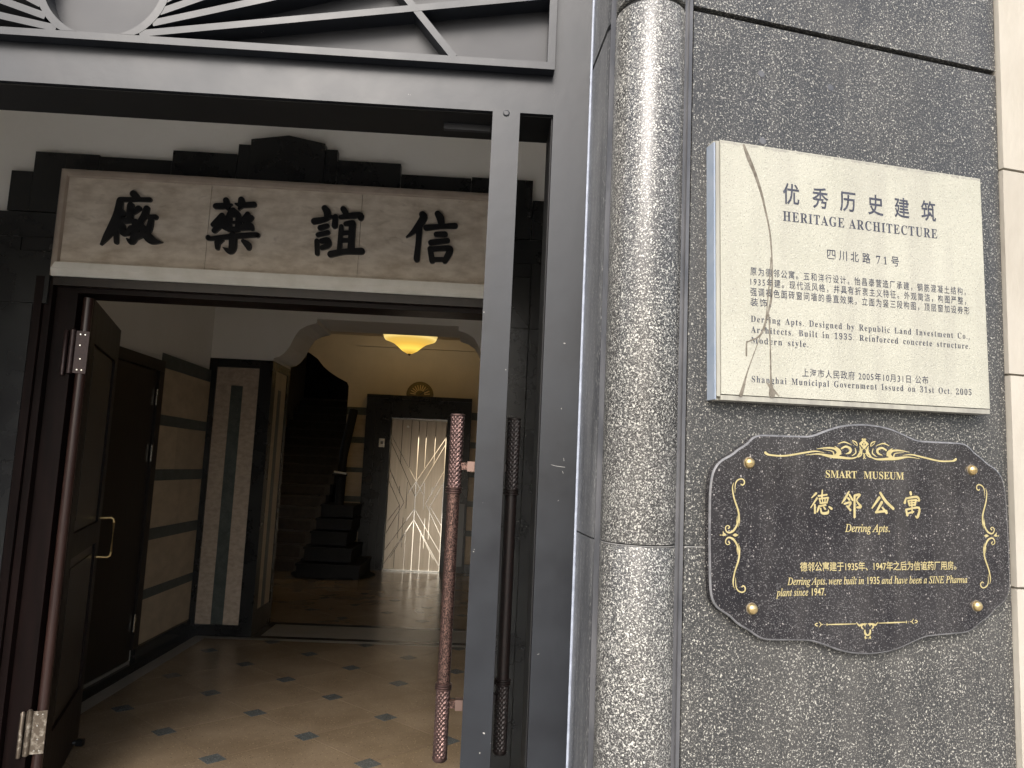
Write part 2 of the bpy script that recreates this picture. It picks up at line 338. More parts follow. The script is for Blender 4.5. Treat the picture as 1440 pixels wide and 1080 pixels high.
def text(parent, s, x0, x1, zbase, size, mname, y, style='plain', tilt=0.0, offset=0.0, space=1.0, shear=0.0, words=1.0, name='lettering'):
    """flat lettering on the plane y=const of the thing's local frame, fitted between x0 and x1"""
    cu = bpy.data.curves.new('lettering', 'FONT'); cu.body = uni(s, style); cu.size = 1.0; cu.fill_mode = 'FRONT'
    cu.offset = offset; cu.space_character = space; cu.space_word = words; cu.resolution_u = 3
    t = link(bpy.data.objects.new('tmp', cu)); dg = bpy.context.evaluated_depsgraph_get(); dg.update()
    me = bpy.data.meshes.new_from_object(t.evaluated_get(dg)); bpy.data.objects.remove(t); bpy.data.curves.remove(cu)
    xs = [v.co.x for v in me.vertices]; a, c = min(xs), max(xs); k = (x1-x0)/(c-a)
    for v in me.vertices:
        x, z = (v.co.x-a)*k, v.co.y*size
        v.co = (x0+x, y, zbase+z+x*tilt+shear*x*0)
    me.materials.clear(); me.materials.append(MT[mname]); me.name = name
    o = link(bpy.data.objects.new(name, me)); o.parent = parent
    return o
DATA={'factory':[[(-1.5826,2.626,0.01518),(-1.5654,2.6106,0.01313)],[(-1.6378,2.5957,0.01106),(-1.5757,2.6003,0.00991),(-1.5091,2.6034,0.01021)],[(-1.636,2.5913,0.01455),(-1.6397,2.5313,0.01886),(-1.6536,2.4739,0.02169),(-1.6746,2.4311,0.01587),(-1.6958,2.3914,0.00518)],[(-1.6379,2.4867,0.0139),(-1.6385,2.451,0.01156),(-1.6328,2.4039,0.0098)],[(-1.6364,2.4987,0.01448),(-1.5804,2.5065,0.01392)],[(-1.5885,2.5717,0.01513),(-1.5869,2.5284,0.01597)],[(-1.6265,2.541,0.01452),(-1.6172,2.5326,0.01306)],[(-1.5532,2.5603,0.01339),(-1.5726,2.5412,0.01017)],[(-1.6142,2.4762,0.01303),(-1.6084,2.4468,0.01301),(-1.5916,2.4493,0.01301)],[(-1.577,2.4724,0.01158),(-1.5899,2.4464,0.01156)],[(-1.5596,2.4973,0.01508),(-1.556,2.4469,0.01736),(-1.5672,2.4092,0.01386),(-1.5888,2.4219,0.00347)],[(-1.5184,2.5624,0.01339),(-1.5259,2.5291,0.01453),(-1.5407,2.4924,0.01305),(-1.5254,2.4665,0.01304),(-1.5027,2.4381,0.01881),(-1.4782,2.4203,0.01735),(-1.4366,2.4147,0.00145)],[(-1.5083,2.5241,0.01017),(-1.4772,2.526,0.01163)],[(-1.4945,2.513,0.01162),(-1.5,2.468,0.01449),(-1.5233,2.4459,0.01302),(-1.5578,2.4231,0.01011)],[(-1.5296,2.4812,0.0116),(-1.5188,2.458,0.01448)]],'medicine':[[(-1.2219,2.591,0.01318),(-1.1835,2.5948,0.01319),(-1.1526,2.6027,0.00352)],[(-1.18,2.6206,0.01321),(-1.1714,2.588,0.01173),(-1.1661,2.5763,0.0044)],[(-1.1371,2.6066,0.0044),(-1.1122,2.6021,0.01175),(-1.0581,2.6083,0.01323)],[(-1.1144,2.6276,0.01323),(-1.1112,2.6066,0.01615),(-1.1194,2.5851,0.00645)],[(-1.1458,2.5745,0.01465),(-1.1594,2.5496,0.01405),(-1.1562,2.4959,0.01313)],[(-1.1444,2.5746,0.01319),(-1.1209,2.5519,0.01318),(-1.1175,2.4952,0.01314)],[(-1.157,2.5213,0.00643),(-1.1199,2.5235,0.00643)],[(-1.1516,2.5591,0.01318),(-1.1345,2.5601,0.01318)],[(-1.1571,2.4899,0.01167),(-1.1172,2.4922,0.01168)],[(-1.1909,2.5493,0.01316),(-1.2258,2.5068,0.01108)],[(-1.1733,2.5278,0.01403),(-1.2177,2.4804,0.01224)],[(-1.1931,2.5087,0.01401),(-1.169,2.4952,0.01167)],[(-1.0802,2.5634,0.01114),(-1.0951,2.5355,0.01317)],[(-1.0645,2.5478,0.01231),(-1.0853,2.521,0.01229)],[(-1.0641,2.5088,0.01462),(-1.0561,2.4988,0.01023)],[(-1.1009,2.5022,0.01519),(-1.0721,2.5009,0.01023)],[(-1.2421,2.4491,0.01018),(-1.233,2.4431,0.0093),(-1.1429,2.4579,0.01165),(-1.0381,2.4715,0.0111),(-1.0304,2.4659,0.00701)],[(-1.1376,2.4627,0.01603),(-1.1325,2.4109,0.01744),(-1.1443,2.3924,0.01452),(-1.1726,2.4056,0.00232)],[(-1.2002,2.4278,0.01308),(-1.198,2.4026,0.00929)],[(-1.192,2.4312,0.01105),(-1.174,2.4382,0.00233)],[(-1.0898,2.4401,0.00874),(-1.0684,2.4235,0.01514),(-1.063,2.4104,0.01106)]],'friendship':[[(-0.7488,2.6109,0.013),(-0.7359,2.5935,0.01624),(-0.7344,2.5725,0.01327)],[(-0.789,2.5481,0.01472),(-0.7492,2.558,0.01179),(-0.7156,2.5736,0.00826)],[(-0.6983,2.5746,0.01181),(-0.6982,2.5324,0.01355)],[(-0.7609,2.5197,0.01235),(-0.7313,2.5305,0.0106)],[(-0.7686,2.4878,0.01027),(-0.7263,2.5007,0.01087)],[(-0.7708,2.4592,0.01114),(-0.7652,2.4028,0.01052)],[(-0.7507,2.4603,0.01173),(-0.725,2.4633,0.01525),(-0.7206,2.4426,0.01231),(-0.7457,2.4307,0.01112)],[(-0.6661,2.6113,0.01302),(-0.6548,2.5953,0.01331)],[(-0.675,2.573,0.00945),(-0.6436,2.5815,0.01241),(-0.5917,2.587,0.0142),(-0.5871,2.5752,0.01331)],[(-0.6691,2.5311,0.01002),(-0.6702,2.4231,0.01113)],[(-0.6512,2.5442,0.01003),(-0.6211,2.549,0.01328)],[(-0.6215,2.546,0.01534),(-0.62,2.429,0.01525)],[(-0.6612,2.5015,0.01),(-0.6383,2.5044,0.01001)],[(-0.6647,2.4683,0.0094),(-0.6301,2.4703,0.0094)],[(-0.7062,2.4032,0.01521),(-0.6467,2.4179,0.01289),(-0.5735,2.4242,0.01526)]],'trust':[[(-0.3165,2.607,0.01547),(-0.3111,2.5906,0.01783),(-0.3362,2.5452,0.01541),(-0.3608,2.5166,0.00888),(-0.3802,2.5005,0.00355)],[(-0.3266,2.5398,0.01423),(-0.3267,2.4825,0.01241),(-0.3298,2.4133,0.01354),(-0.3291,2.4014,0.01354)],[(-0.2495,2.6146,0.0137),(-0.2368,2.5965,0.01727),(-0.2311,2.5726,0.01487)],[(-0.2955,2.5476,0.01365),(-0.2346,2.5567,0.01129),(-0.1691,2.5635,0.01309)],[(-0.2501,2.5201,0.01186),(-0.2122,2.5223,0.01335)],[(-0.2712,2.4812,0.01331),(-0.199,2.4944,0.01185)],[(-0.2739,2.4525,0.01181),(-0.2607,2.3993,0.01355)],[(-0.2695,2.4512,0.0124),(-0.2,2.4597,0.01242),(-0.1849,2.4516,0.01479),(-0.1977,2.4178,0.01417),(-0.2055,2.4009,0.01238)],[(-0.2494,2.4053,0.01061),(-0.2088,2.4076,0.01062)]],'gold':[[(-0.1255,0.0988,0.00234),(-0.1371,0.0888,0.00106)],[(-0.1234,0.0881,0.00213),(-0.1399,0.0672,0.00106)],[(-0.1294,0.0732,0.00212),(-0.1294,0.0556,0.00212)],[(-0.1092,0.106,0.0015),(-0.1107,0.0902,0.00213)],[(-0.1199,0.093,0.0017),(-0.0979,0.0964,0.00171)],[(-0.1177,0.0872,0.0017),(-0.1145,0.0774,0.0017)],[(-0.1177,0.0868,0.0017),(-0.0945,0.0898,0.00171)],[(-0.0945,0.0895,0.00171),(-0.0982,0.0786,0.00171)],[(-0.1156,0.0773,0.0017),(-0.0978,0.079,0.00171)],[(-0.1097,0.0873,0.00128),(-0.1093,0.0784,0.00128)],[(-0.1026,0.0878,0.00128),(-0.1033,0.0791,0.00128)],[(-0.1192,0.0704,0.00191),(-0.1018,0.0735,0.00192)],[(-0.1197,0.0675,0.00255),(-0.124,0.058,0.00149)],[(-0.1147,0.0656,0.0017),(-0.1115,0.0557,0.00234),(-0.097,0.056,0.00277),(-0.0944,0.0622,0.00107)],[(-0.1065,0.0686,0.00171),(-0.1032,0.0647,0.00213)],[(-0.0927,0.0694,0.00171),(-0.0865,0.0655,0.00257)],[(-0.0392,0.1043,0.00152),(-0.049,0.0901,0.0026),(-0.0587,0.0781,0.00108)],[(-0.0382,0.0973,0.00195),(-0.0303,0.0855,0.00217)],[(-0.0426,0.0898,0.00195),(-0.0385,0.0859,0.00217)],[(-0.0522,0.0768,0.00194),(-0.0351,0.08,0.00217),(-0.0413,0.0704,0.00195)],[(-0.0453,0.0713,0.00195),(-0.0367,0.0629,0.00238)],[(-0.0248,0.0945,0.00239),(-0.0261,0.0477,0.0026)],[(-0.0248,0.0953,0.00239),(-0.0104,0.0977,0.00218),(-0.0196,0.0846,0.00152),(-0.0089,0.0708,0.00283),(-0.0189,0.0691,0.00196)],[(0.0415,0.0915,0.00309),(0.0216,0.0681,0.00154)],[(0.0449,0.1026,0.00266),(0.0583,0.0847,0.0031),(0.0791,0.0674,0.00289)],[(0.048,0.0811,0.00309),(0.0333,0.0603,0.00198)],[(0.0314,0.0588,0.00242),(0.06,0.0619,0.00221)],[(0.0493,0.0694,0.00199),(0.0603,0.0578,0.00287)],[(0.1284,0.105,0.00293),(0.1292,0.101,0.0027)],[(0.1148,0.0916,0.00157),(0.1112,0.0814,0.00291)],[(0.1148,0.091,0.0018),(0.1446,0.0951,0.00249),(0.1518,0.0866,0.00204),(0.1438,0.0873,0.00113)],[(0.1207,0.0856,0.0018),(0.1241,0.0754,0.00202)],[(0.1208,0.0858,0.0018),(0.1431,0.0882,0.00181)],[(0.1431,0.088,0.00203),(0.139,0.0762,0.00203)],[(0.1218,0.0805,0.00135),(0.1404,0.0824,0.00135)],[(0.1236,0.0754,0.0018),(0.1402,0.077,0.0018)],[(0.1307,0.0877,0.00158),(0.1308,0.0582,0.0018)],[(0.1139,0.0657,0.00201),(0.117,0.0529,0.00268)],[(0.1138,0.0653,0.00201),(0.1499,0.0702,0.00226),(0.1454,0.0492,0.00293),(0.1399,0.0505,0.00135)],[(0.1209,0.0577,0.00179),(0.1346,0.0609,0.0018)],[(0.1354,0.0639,0.00135),(0.1397,0.0587,0.00202)]],'top':[[(-0.2532,0.1856,0.00288),(-0.2493,0.183,0.00252),(-0.2398,0.1809,0.0018),(-0.205,0.1802,0.00182),(-0.1539,0.1886,0.00184),(-0.1261,0.1928,0.00148),(-0.1022,0.1902,0.00037)],[(-0.1501,0.1836,0.00037),(-0.1183,0.1869,0.00148),(-0.0863,0.1827,0.00336),(-0.0622,0.181,0.003),(-0.0296,0.1795,0.00189),(-0.0088,0.186,0.00076)],[(-0.122,0.1982,0.00037),(-0.094,0.2014,0.00187),(-0.0738,0.1996,0.00262),(-0.0651,0.1913,0.00488),(-0.0722,0.1834,0.00412),(-0.0863,0.182,0.00149)],[(-0.1061,0.197,0.00037),(-0.082,0.1942,0.00112),(-0.0773,0.1874,0.00187)],[(-0.0737,0.2048,0.00113),(-0.061,0.1966,0.00188),(-0.0591,0.188,0.0015)],[(-0.0568,0.2009,0.00188),(-0.0452,0.2058,0.00226),(-0.0331,0.201,0.00303),(-0.0349,0.1929,0.00264),(-0.0456,0.1891,0.00075)],[(-0.0654,0.2111,0.00075),(-0.049,0.2161,0.00151),(-0.0287,0.2098,0.00038)],[(-0.0272,0.2203,0.00076),(-0.0171,0.2162,0.00152),(-0.0148,0.2085,0.00076),(-0.0237,0.2142,0.00076),(-0.0272,0.2203,0.00038)],[(-0.0064,0.2133,0.00267),(0.0067,0.2236,0.00268)],[(-0.0051,0.2134,0.00267),(0.0024,0.2038,0.00114)],[(-0.0082,0.2087,0.00076),(-0.0056,0.1965,0.00304),(-0.0163,0.1829,0.00114)],[(-0.0019,0.2002,0.00114),(-0.0046,0.1878,0.00152),(-0.013,0.1824,0.00076)],[(-0.0207,0.2031,0.00076),(-0.0189,0.1927,0.00152),(-0.0294,0.1854,0.00076)],[(0.0073,0.2166,0.00115),(0.0026,0.2091,0.00114),(0.0068,0.2012,0.00114)],[(0.0067,0.192,0.00114),(0.0018,0.1856,0.00114),(0.0062,0.1801,0.00114)]],'side':[[(-0.3142,0.1156,0.00115),(-0.3105,0.1136,0.00144),(-0.3059,0.1175,0.00144),(-0.3068,0.1239,0.00144),(-0.3134,0.127,0.00144),(-0.3227,0.1236,0.00144),(-0.3279,0.1148,0.00115),(-0.3289,0.096,0.00029)],[(-0.3318,0.1188,0.00029),(-0.3349,0.1066,0.00143),(-0.3311,0.0852,0.00171),(-0.3222,0.0612,0.002),(-0.3196,0.0451,0.002),(-0.3242,0.0291,0.00199),(-0.3331,0.0158,0.00227),(-0.3446,0.0115,0.0017),(-0.3512,0.0162,0.00141),(-0.352,0.0231,0.00113),(-0.347,0.0268,0.00085),(-0.3421,0.0236,0.00113),(-0.3452,0.0205,0.00141)],[(-0.3232,0.0478,0.00028),(-0.3248,0.0344,0.00114),(-0.3228,0.0251,0.00028)],[(-0.3177,0.0452,0.00029),(-0.3184,0.0345,0.00085),(-0.3218,0.0238,0.00028)],[(-0.3651,0.0064,0.00112),(-0.3627,0.0063,0.00084)],[(-0.3615,0.0064,0.00028),(-0.3567,0.0064,0.00197),(-0.3501,0.0064,0.00028)],[(-0.3581,0.0149,0.00028),(-0.3572,0.0103,0.00169),(-0.353,0.0072,0.00197)],[(-0.335,0.0064,0.00028),(-0.3287,0.0065,0.0034),(-0.3216,0.0065,0.00028)]],'bot':[[(-0.1007,-0.1871,0.00092),(-0.0651,-0.1874,0.0014),(-0.0291,-0.1875,0.00071)],[(-0.1341,-0.1862,0.00092),(-0.1296,-0.1838,0.00115),(-0.1271,-0.1845,0.00046)],[(-0.1341,-0.1867,0.00092),(-0.1297,-0.1893,0.00115),(-0.1272,-0.1887,0.00046)],[(-0.1237,-0.1806,0.00046),(-0.1188,-0.1864,0.00115),(-0.1239,-0.192,0.00046)],[(-0.1188,-0.1864,0.00092),(-0.1138,-0.1866,0.00069)],[(-0.1095,-0.1869,0.00069),(-0.1087,-0.1869,0.00069)],[(-0.1037,-0.1839,0.00023),(-0.1037,-0.1871,0.00162),(-0.1038,-0.1902,0.00023)],[(-0.0276,-0.1849,0.00047),(-0.0202,-0.1912,0.00212),(-0.0123,-0.1888,0.00189),(-0.0001,-0.1884,0.00047)],[(-0.0058,-0.1889,0.00094),(-0.0132,-0.1913,0.00118),(-0.0139,-0.1961,0.00165),(-0.0098,-0.1992,0.00071)],[(-0.0063,-0.2022,0.00165),(-0.0059,-0.2091,0.00189),(0.0002,-0.2132,0.00142),(0.0061,-0.208,0.00095),(0.0068,-0.2005,0.00024)],[(0.0078,-0.1861,0.00024),(0.0077,-0.1893,0.00213),(0.0076,-0.1941,0.00024)],[(0.0033,-0.1879,0.00071),(0.0077,-0.1893,0.00142)],[(0.007,-0.214,0.00047),(0.0076,-0.2172,0.00189),(0.0077,-0.2211,0.00047)],[(0.0031,-0.2192,0.00071),(0.0076,-0.2181,0.00118)]],'out':[[(0.0102,0.2603,0.0),(-0.0334,0.2576,0.0),(-0.0635,0.2522,0.0),(-0.0992,0.2407,0.0),(-0.1347,0.2267,0.0),(-0.2715,0.2258,0.0),(-0.2911,0.2162,0.0),(-0.2968,0.2037,0.0),(-0.3217,0.1932,0.0),(-0.3355,0.1781,0.0),(-0.3546,0.1727,0.0),(-0.3736,0.1577,0.0),(-0.3843,0.1382,0.0),(-0.3899,0.0999,0.0),(-0.3917,0.0004,0.0),(-0.3903,-0.093,0.0),(-0.3878,-0.1256,0.0),(-0.3773,-0.1443,0.0),(-0.3588,-0.1563,0.0),(-0.3376,-0.166,0.0),(-0.3297,-0.1801,0.0),(-0.3083,-0.1899,0.0),(-0.2923,-0.1973,0.0),(-0.2788,-0.2094,0.0),(-0.2599,-0.217,0.0),(-0.1435,-0.2216,0.0)]]}
# ================================================================== setting: street, floors, walls, ceilings
YF, YI, YP, YB = 1.90, 3.286, 6.60, 10.93       # entrance frame, inner doorway, lobby arch, back wall
XL, XR = -2.40, 0.615                            # lobby side walls
CX = -0.934
bm = NB(); box(bm, -60, 60, -60, -3.2, -0.30, -0.12); struct(build('road', bm, 'asphalt'))
pv = struct(build('pavement', box(NB(), -60, 60, -3.2, 14.5, -0.30, -0.03), 'concrete'))
struct(bx('kerb', 'concrete', None, -60, 60, -3.35, -3.2, -0.25, -0.022, bevel=0.01))
# vestibule
struct(bx('vestibule_floor', 'border', None, -2.25, 0.25, 1.88, YI+0.1, -0.03, 0.0))
struct(bx('vestibule_ceiling', 'plaster', None, -2.45, 0.45, 2.07, YI, 3.3, 3.4))
w = struct(bx('vestibule_wall', 'plaster', None, 0.25, 0.40, 2.075, YI, -0.03, 3.3))
struct(bx('vestibule_wall', 'plaster', None, -2.40, -2.25, 2.075, YI, -0.03, 3.3))
# wall holding the inner doorway
iw = NB(); box(iw, -2.6, 0.9, YI, YI+0.12, 2.27, 3.4); box(iw, -2.6, -1.96, YI, YI+0.12, -0.03, 2.27); box(iw, 0.10, 0.9, YI, YI+0.12, -0.03, 2.27)
struct(build('doorway_wall', iw, 'plaster'))
# lobby
struct(bx('lobby_ceiling', 'plaster', None, XL-0.2, XR+0.2, YI+0.12, YP, 3.30, 3.4))
lw = struct(bx('lobby_wall', 'plaster', None, XL-0.2, XL-0.02, YI+0.12, YP, -0.03, 3.3))
rw = struct(bx('lobby_wall', 'plaster', None, XR+0.02, XR+0.2, YI+0.12, YP, -0.03, 3.3))
# wall panelling: beige marble courses between green-grey bands
BANDS = [(2.140,2.245),(1.710,1.790),(1.300,1.383),(0.868,0.952),(0.444,0.513)]
def wainscot_side(parent, x, s, y0, y1):
    z = 0.125
    bx('skirting', 'floor_black', parent, min(x, x+s*.035), max(x, x+s*.035), y0, y1, 0.0, 0.123, 0.004)
    for b0, b1 in BANDS[::-1]:
        ys = [y0, (y0+y1)/2 + random.uniform(-.12,.12), y1]
        for k in range(2):
            bx('marble_block', 'smooth_beige', parent, min(x, x+s*.018), max(x, x+s*.018), ys[k]+.0008, ys[k+1]-.0008, z+.001, b0-.001, 0.0015)
        bx('marble_band', 'green_grey', parent, min(x, x+s*.021), max(x, x+s*.021), y0, y1, b0, b1, 0.0015)
        z = b1
wainscot_side(lw, XL-0.02, 1, 5.585, YP-0.001)
wainscot_side(rw, XR+0.02, -1, 3.6, YP-0.001)

# ---- lobby floor of lozenge tiles with dark insets
LX, LY, HX, HY = -1.650, 4.315, 0.385, 0.352
def clip(bm, x0, x1, y0, y1):
    for co, no in (((x0,0,0),(-1,0,0)),((x1,0,0),(1,0,0)),((0,y0,0),(0,-1,0)),((0,y1,0),(0,1,0))):
        bmesh.ops.bisect_plane(bm, geom=bm.verts[:]+bm.edges[:]+bm.faces[:], plane_co=co, plane_no=no, clear_outer=True)
def tiled_floor(parent, x0, x1, y0, y1, z=0.0):
    for i in range(-14, 20):
        for j in range(-10, 24):
            cx, cy = LX+HX*i, LY+HY*j
            if not (x0-HX < cx < x1+HX and y0-HY < cy < y1+HY): continue
            if (i+j) % 2 == 0:
                r = 0.070; h = z+0.0035; m, nm, g = 'terrazzo_dark', 'inset_tile', 0
                pts = [(cx-r,cy),(cx,cy-r),(cx+r,cy),(cx,cy+r)]
            else:
                h = z+0.0022+random.uniform(-.0002,.0002); m, nm = 'terrazzo', 'floor_tile'; e = 0.9935
                pts = [(cx-HX*e,cy),(cx,cy-HY*e),(cx+HX*e,cy),(cx,cy+HY*e)]
            bm = prism(NB(), pts, z-0.01, h, 'z'); clip(bm, x0, x1, y0, y1)
            if len(bm.faces) < 3: bm.free(); continue
            build(nm, bm, m, parent)
fl = struct(bx('lobby_floor', 'floor_base', None, XL-.2, XR+.2, YI-0.02, YP-0.001, -0.028, -0.002))
tiled_floor(fl, -2.215, 0.43, YI+0.15, 6.47)
for a in ((-2.315,-2.217,YI+0.15,6.572),(0.432,0.53,YI+0.15,6.572)): bx('border_strip', 'border', fl, *a, -0.01, 0.0022)
bx('border_strip', 'border', fl, -2.215, 0.43, 6.472, 6.545, -0.01, 0.0022)
for a in ((-2.40,-2.317,YI+0.15,6.598),(0.532,0.615,YI+0.15,6.598)): bx('black_strip', 'floor_black', fl, *a, -0.01, 0.003)
bx('black_strip', 'floor_black', fl, -2.315, 0.53, 6.547, 6.625, -0.01, 0.003)
hf = struct(bx('hall_floor', 'floor_base', None, -3.7, 1.9, YP, YB+4.6, -0.028, -0.002))
bx('border_strip', 'border', hf, -1.80, 0.02, 6.63, 7.10, -0.01, 0.0022)
for a in ((-1.86,-1.802,6.627,7.19),(0.022,0.08,6.627,7.19)): bx('black_strip', 'floor_black', hf, *a, -0.01, 0.003)
bx('black_strip', 'floor_black', hf, -1.80, 0.02, 7.102, 7.19, -0.01, 0.003)
tiled_floor(hf, -3.4, 1.6, 7.192, YB-0.05)

# ---- lobby arch: plaster head over two marble-faced piers
ar = struct(build('lobby_arch', box(NB(), XL-.2, -1.90, YP+.025, 7.18, 0, 2.355), 'plaster'))
z0 = 2.357
half = [(-1.875,z0),(-1.875,2.385),(-1.83,2.395),(-1.785,2.43),(-1.745,2.49),(-1.72,2.55),(-1.698,2.60),(-1.665,2.65),(-1.60,2.69),(-1.526,2.712),(-1.522,2.712),(-1.522,2.752)]
cxa = -0.8925
right = [(2*cxa-x, z) for x, z in half[::-1]]
outl = [(XL-.02,z0)] + half + right + [(XR+.02,z0),(XR+.02,3.35),(XL-.02,3.35)]
bm = NB(); prism(bm, outl, YP, 7.20)
o = build('arch_head', bm, 'plaster', ar)
struct(bx('hall_wall', 'plaster_warm', None, -3.9, -3.72, YP+.3, YB, -0.03, 3.5)); struct(bx('hall_wall', 'plaster_warm', None, 1.92, 2.1, YP+.3, YB, -0.03, 3.5))
hx = NB(); box(hx, -3.9, XL-.2, 7.0, 7.15, 0, 3.5); box(hx, XR+.2, 2.1, 7.0, 7.15, 0, 3.5); struct(build('hall_wall', hx, 'plaster_warm'))
struct(bx('hall_ceiling', 'plaster_warm', None, -3.9, 2.1, 7.2, YB, 3.36, 3.46))
def pier(parent, xo, xi, s):
    """xo outer x (at the side wall), xi inner x (reveal face); s = +1 left pier, -1 right pier"""
    a, b_ = min(xo, xi), max(xo, xi); w = b_-a
    L = lambda t: xo + (xi-xo)*t
    def p(nm, m, t0, t1, y0, z0, z1, bev=0.0015): 
        x0, x1 = sorted((L(t0), L(t1))); bx(nm, m, parent, x0, x1, y0, YP+0.024, z0, z1, bev)
    p('border_slab', 'marble_black', 0, .115, YP-.012, 0.0, 2.355, .004); p('border_slab', 'marble_black', .795, 1, YP-.012, 0.0, 2.355, .004)
    p('border_slab', 'marble_black', .117, .793, YP-.012, 2.283, 2.355, .004); p('border_slab', 'marble_black', .117, .793, YP-.012, 0, .085, .004)
    p('travertine_panel', 'rough_beige', .119, .355, YP+.004, .087, 2.281); p('travertine_panel', 'rough_beige', .545, .791, YP+.004, .087, 2.281)
    p('travertine_panel', 'rough_beige', .357, .543, YP+.004, 2.122, 2.281); p('stripe_slab', 'green_grey', .357, .543, YP+.006, .087, 2.120)
    # reveal face
    def q(nm, m, y0, y1, d, z0, z1):
        x0, x1 = sorted((xi - s*.026, xi + s*d)); bx(nm, m, parent, x0, x1, y0, y1, z0, z1, .0015)
    q('border_slab', 'marble_black', YP+.026, YP+.11, 0.0, 0.0, 2.355); q('border_slab', 'marble_black', 7.10, 7.18, 0.0, 0.0, 2.355)
    q('border_slab', 'marble_black', YP+.112, 7.098, 0.0, 2.283, 2.355); q('border_slab', 'marble_black', YP+.112, 7.098, 0.0, 0, .20)
    q('travertine_panel', 'smooth_beige', YP+.112, 6.84, -.008, .202, 2.281); q('travertine_panel', 'smooth_beige', 6.94, 7.098, -.008, .202, 2.281)
    q('travertine_panel', 'smooth_beige', 6.842, 6.938, -.008, 2.122, 2.281); q('stripe_slab', 'green_grey', 6.842, 6.938, -.006, .202, 2.12)
pier(ar, XL-.02, -1.872, 1); pier(ar, XR+.02, 2*cxa+1.872, -1)
ar2 = NB(); box(ar2, 2*cxa+1.90, XR+.2, YP+.025, 7.18, 0, 2.355); build('pier_core', ar2, 'plaster', ar)

# ---- back wall with the stair opening
bw = NB()
op = [(-1.99,-0.03),(-1.99,2.60),(-2.02,2.66),(-2.185,2.74),(-2.286,2.80),(-2.374,2.87),(-2.466,2.98),(-2.63,3.09),(-2.97,3.21),(-3.3,3.25),(-3.6,3.25),(-3.6,3.36),(1.92,3.36),(1.92,-0.03)]
prism(bw, op, YB, YB+0.2); bwo = struct(build('back_wall', bw, 'plaster_warm'))
def wainscot_back(x0, x1):
    z = .125
    bx('skirting', 'floor_black', bwo, x0, x1, YB-.035, YB-.001, 0, .123, .004)
    for b0, b1 in [(.52,.60),(.94,1.02),(1.36,1.43),(1.78,1.87),(2.19,2.30)]:
        bx('marble_block', 'smooth_beige', bwo, x0, x1, YB-.018, YB-.001, z+.001, b0-.001, .0015)
        bx('marble_band', 'green_grey', bwo, x0, x1, YB-.021, YB-.001, b0, b1, .0015); z = b1
wainscot_back(-1.985, -1.702); wainscot_back(-0.178, 1.9)
bx('cornice', 'plaster_warm', bwo, -1.9, 1.9, YB-.05, YB-.001, 3.20, 3.235, .008)
struct(bx('stair_wall', 'plaster_warm', None, -1.985, -1.85, YB+.205, 15.6, 0, 4.8)); struct(bx('stair_wall', 'plaster_warm', None, -3.85, -3.7, YB+.205, 15.6, 0, 4.8))
struct(bx('stair_wall', 'marble_black', None, -3.7, -1.985, 15.4, 15.6, 0, 4.8))
sc = NB(); prism(sc, [(YB+.21,3.25),(15.4,4.2),(15.4,4.35),(YB+.21,3.4)], -3.7, -1.985, 'x'); struct(build('stair_soffit', sc, 'plaster_warm'))

# ================================================================== staircase
st = thing('staircase', 'dim staircase rising behind the striped stone pier at the back of the hall', 'staircase', (-3.0, 10.4, 0))
NSTEP, RI, GO = 17, 0.160, 0.275
for k in range(NSTEP):
    y = 10.40 + GO*k; x1 = -2.462 if k < 2 else -2.462
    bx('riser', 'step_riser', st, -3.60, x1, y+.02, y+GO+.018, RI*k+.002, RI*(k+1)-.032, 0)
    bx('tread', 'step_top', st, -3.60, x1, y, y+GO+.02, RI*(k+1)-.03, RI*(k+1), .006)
    bx('stringer_block', 'step_top', st, -2.459, -2.375, y-.01, y+GO-.012, RI*max(k-1,0)+.001, RI*(k+1)+.012, .004)
    bx('stringer_edge', 'stair_black', st, -2.373, -2.33 if k > 1 else -2.345, y-.012, y+GO-.013, RI*max(k-1,0), RI*(k+1)+.016, .004)
bx('landing', 'step_top', st, -3.69, -1.99, 10.40+GO*NSTEP, 15.39, RI*NSTEP-.15, RI*NSTEP, .004)
nw = thing('newel_block', 'stepped black marble block at the foot of the stairs under the handrail', 'newel', (-1.9, 10.2, 0))
for k, (a, c, y0, z0_, z1_) in enumerate([(-2.30,-1.50,9.86,0,.185),(-2.235,-1.63,9.96,.187,.385),(-2.185,-1.72,10.06,.387,.58),(-2.14,-1.68,10.12,.582,.745),(-2.10,-1.68,10.18,.747,.925)]):
    bx('marble_slab', 'stair_black', nw, a, c, y0, 10.86, z0_+ (.02 if k else 0), z1_, .012, seg=2)
    bx('slab_lip', 'stair_black', nw, a-.015, c+.015, y0-.015, 10.87, z1_-.028, z1_+.001, .006)
bm = lathe(NB(), [(.55,0),(.55,.012)], (-1.9,10.3,.004)); build('plinth_or_shadow', bm, 'stair_black', nw)  # black disc drawn as the shadow round the foot of the block
hr = thing('handrail', 'black handrail end standing on the marble stair block with white tape round it', 'handrail', (-1.87, 10.25, .92))
bm = tube(NB(), [(-1.885,10.25,.925),(-1.875,10.25,1.30),(-1.87,10.25,1.62),(-1.85,10.30,1.80),(-1.825,10.36,2.02),(-1.80,10.4,2.22)], .062, 12); build('rail', bm, 'stair_black', hr, smooth=True)
bm = tube(NB(), [(-1.99,10.18,1.335),(-1.79,10.18,1.33)], .022, 10); build('tie', bm, 'wood_dark', hr)
bm = tube(NB(), [(-1.965,10.16,1.365),(-1.80,10.16,1.345)], .014, 10); build('tape', bm, 'white', hr)

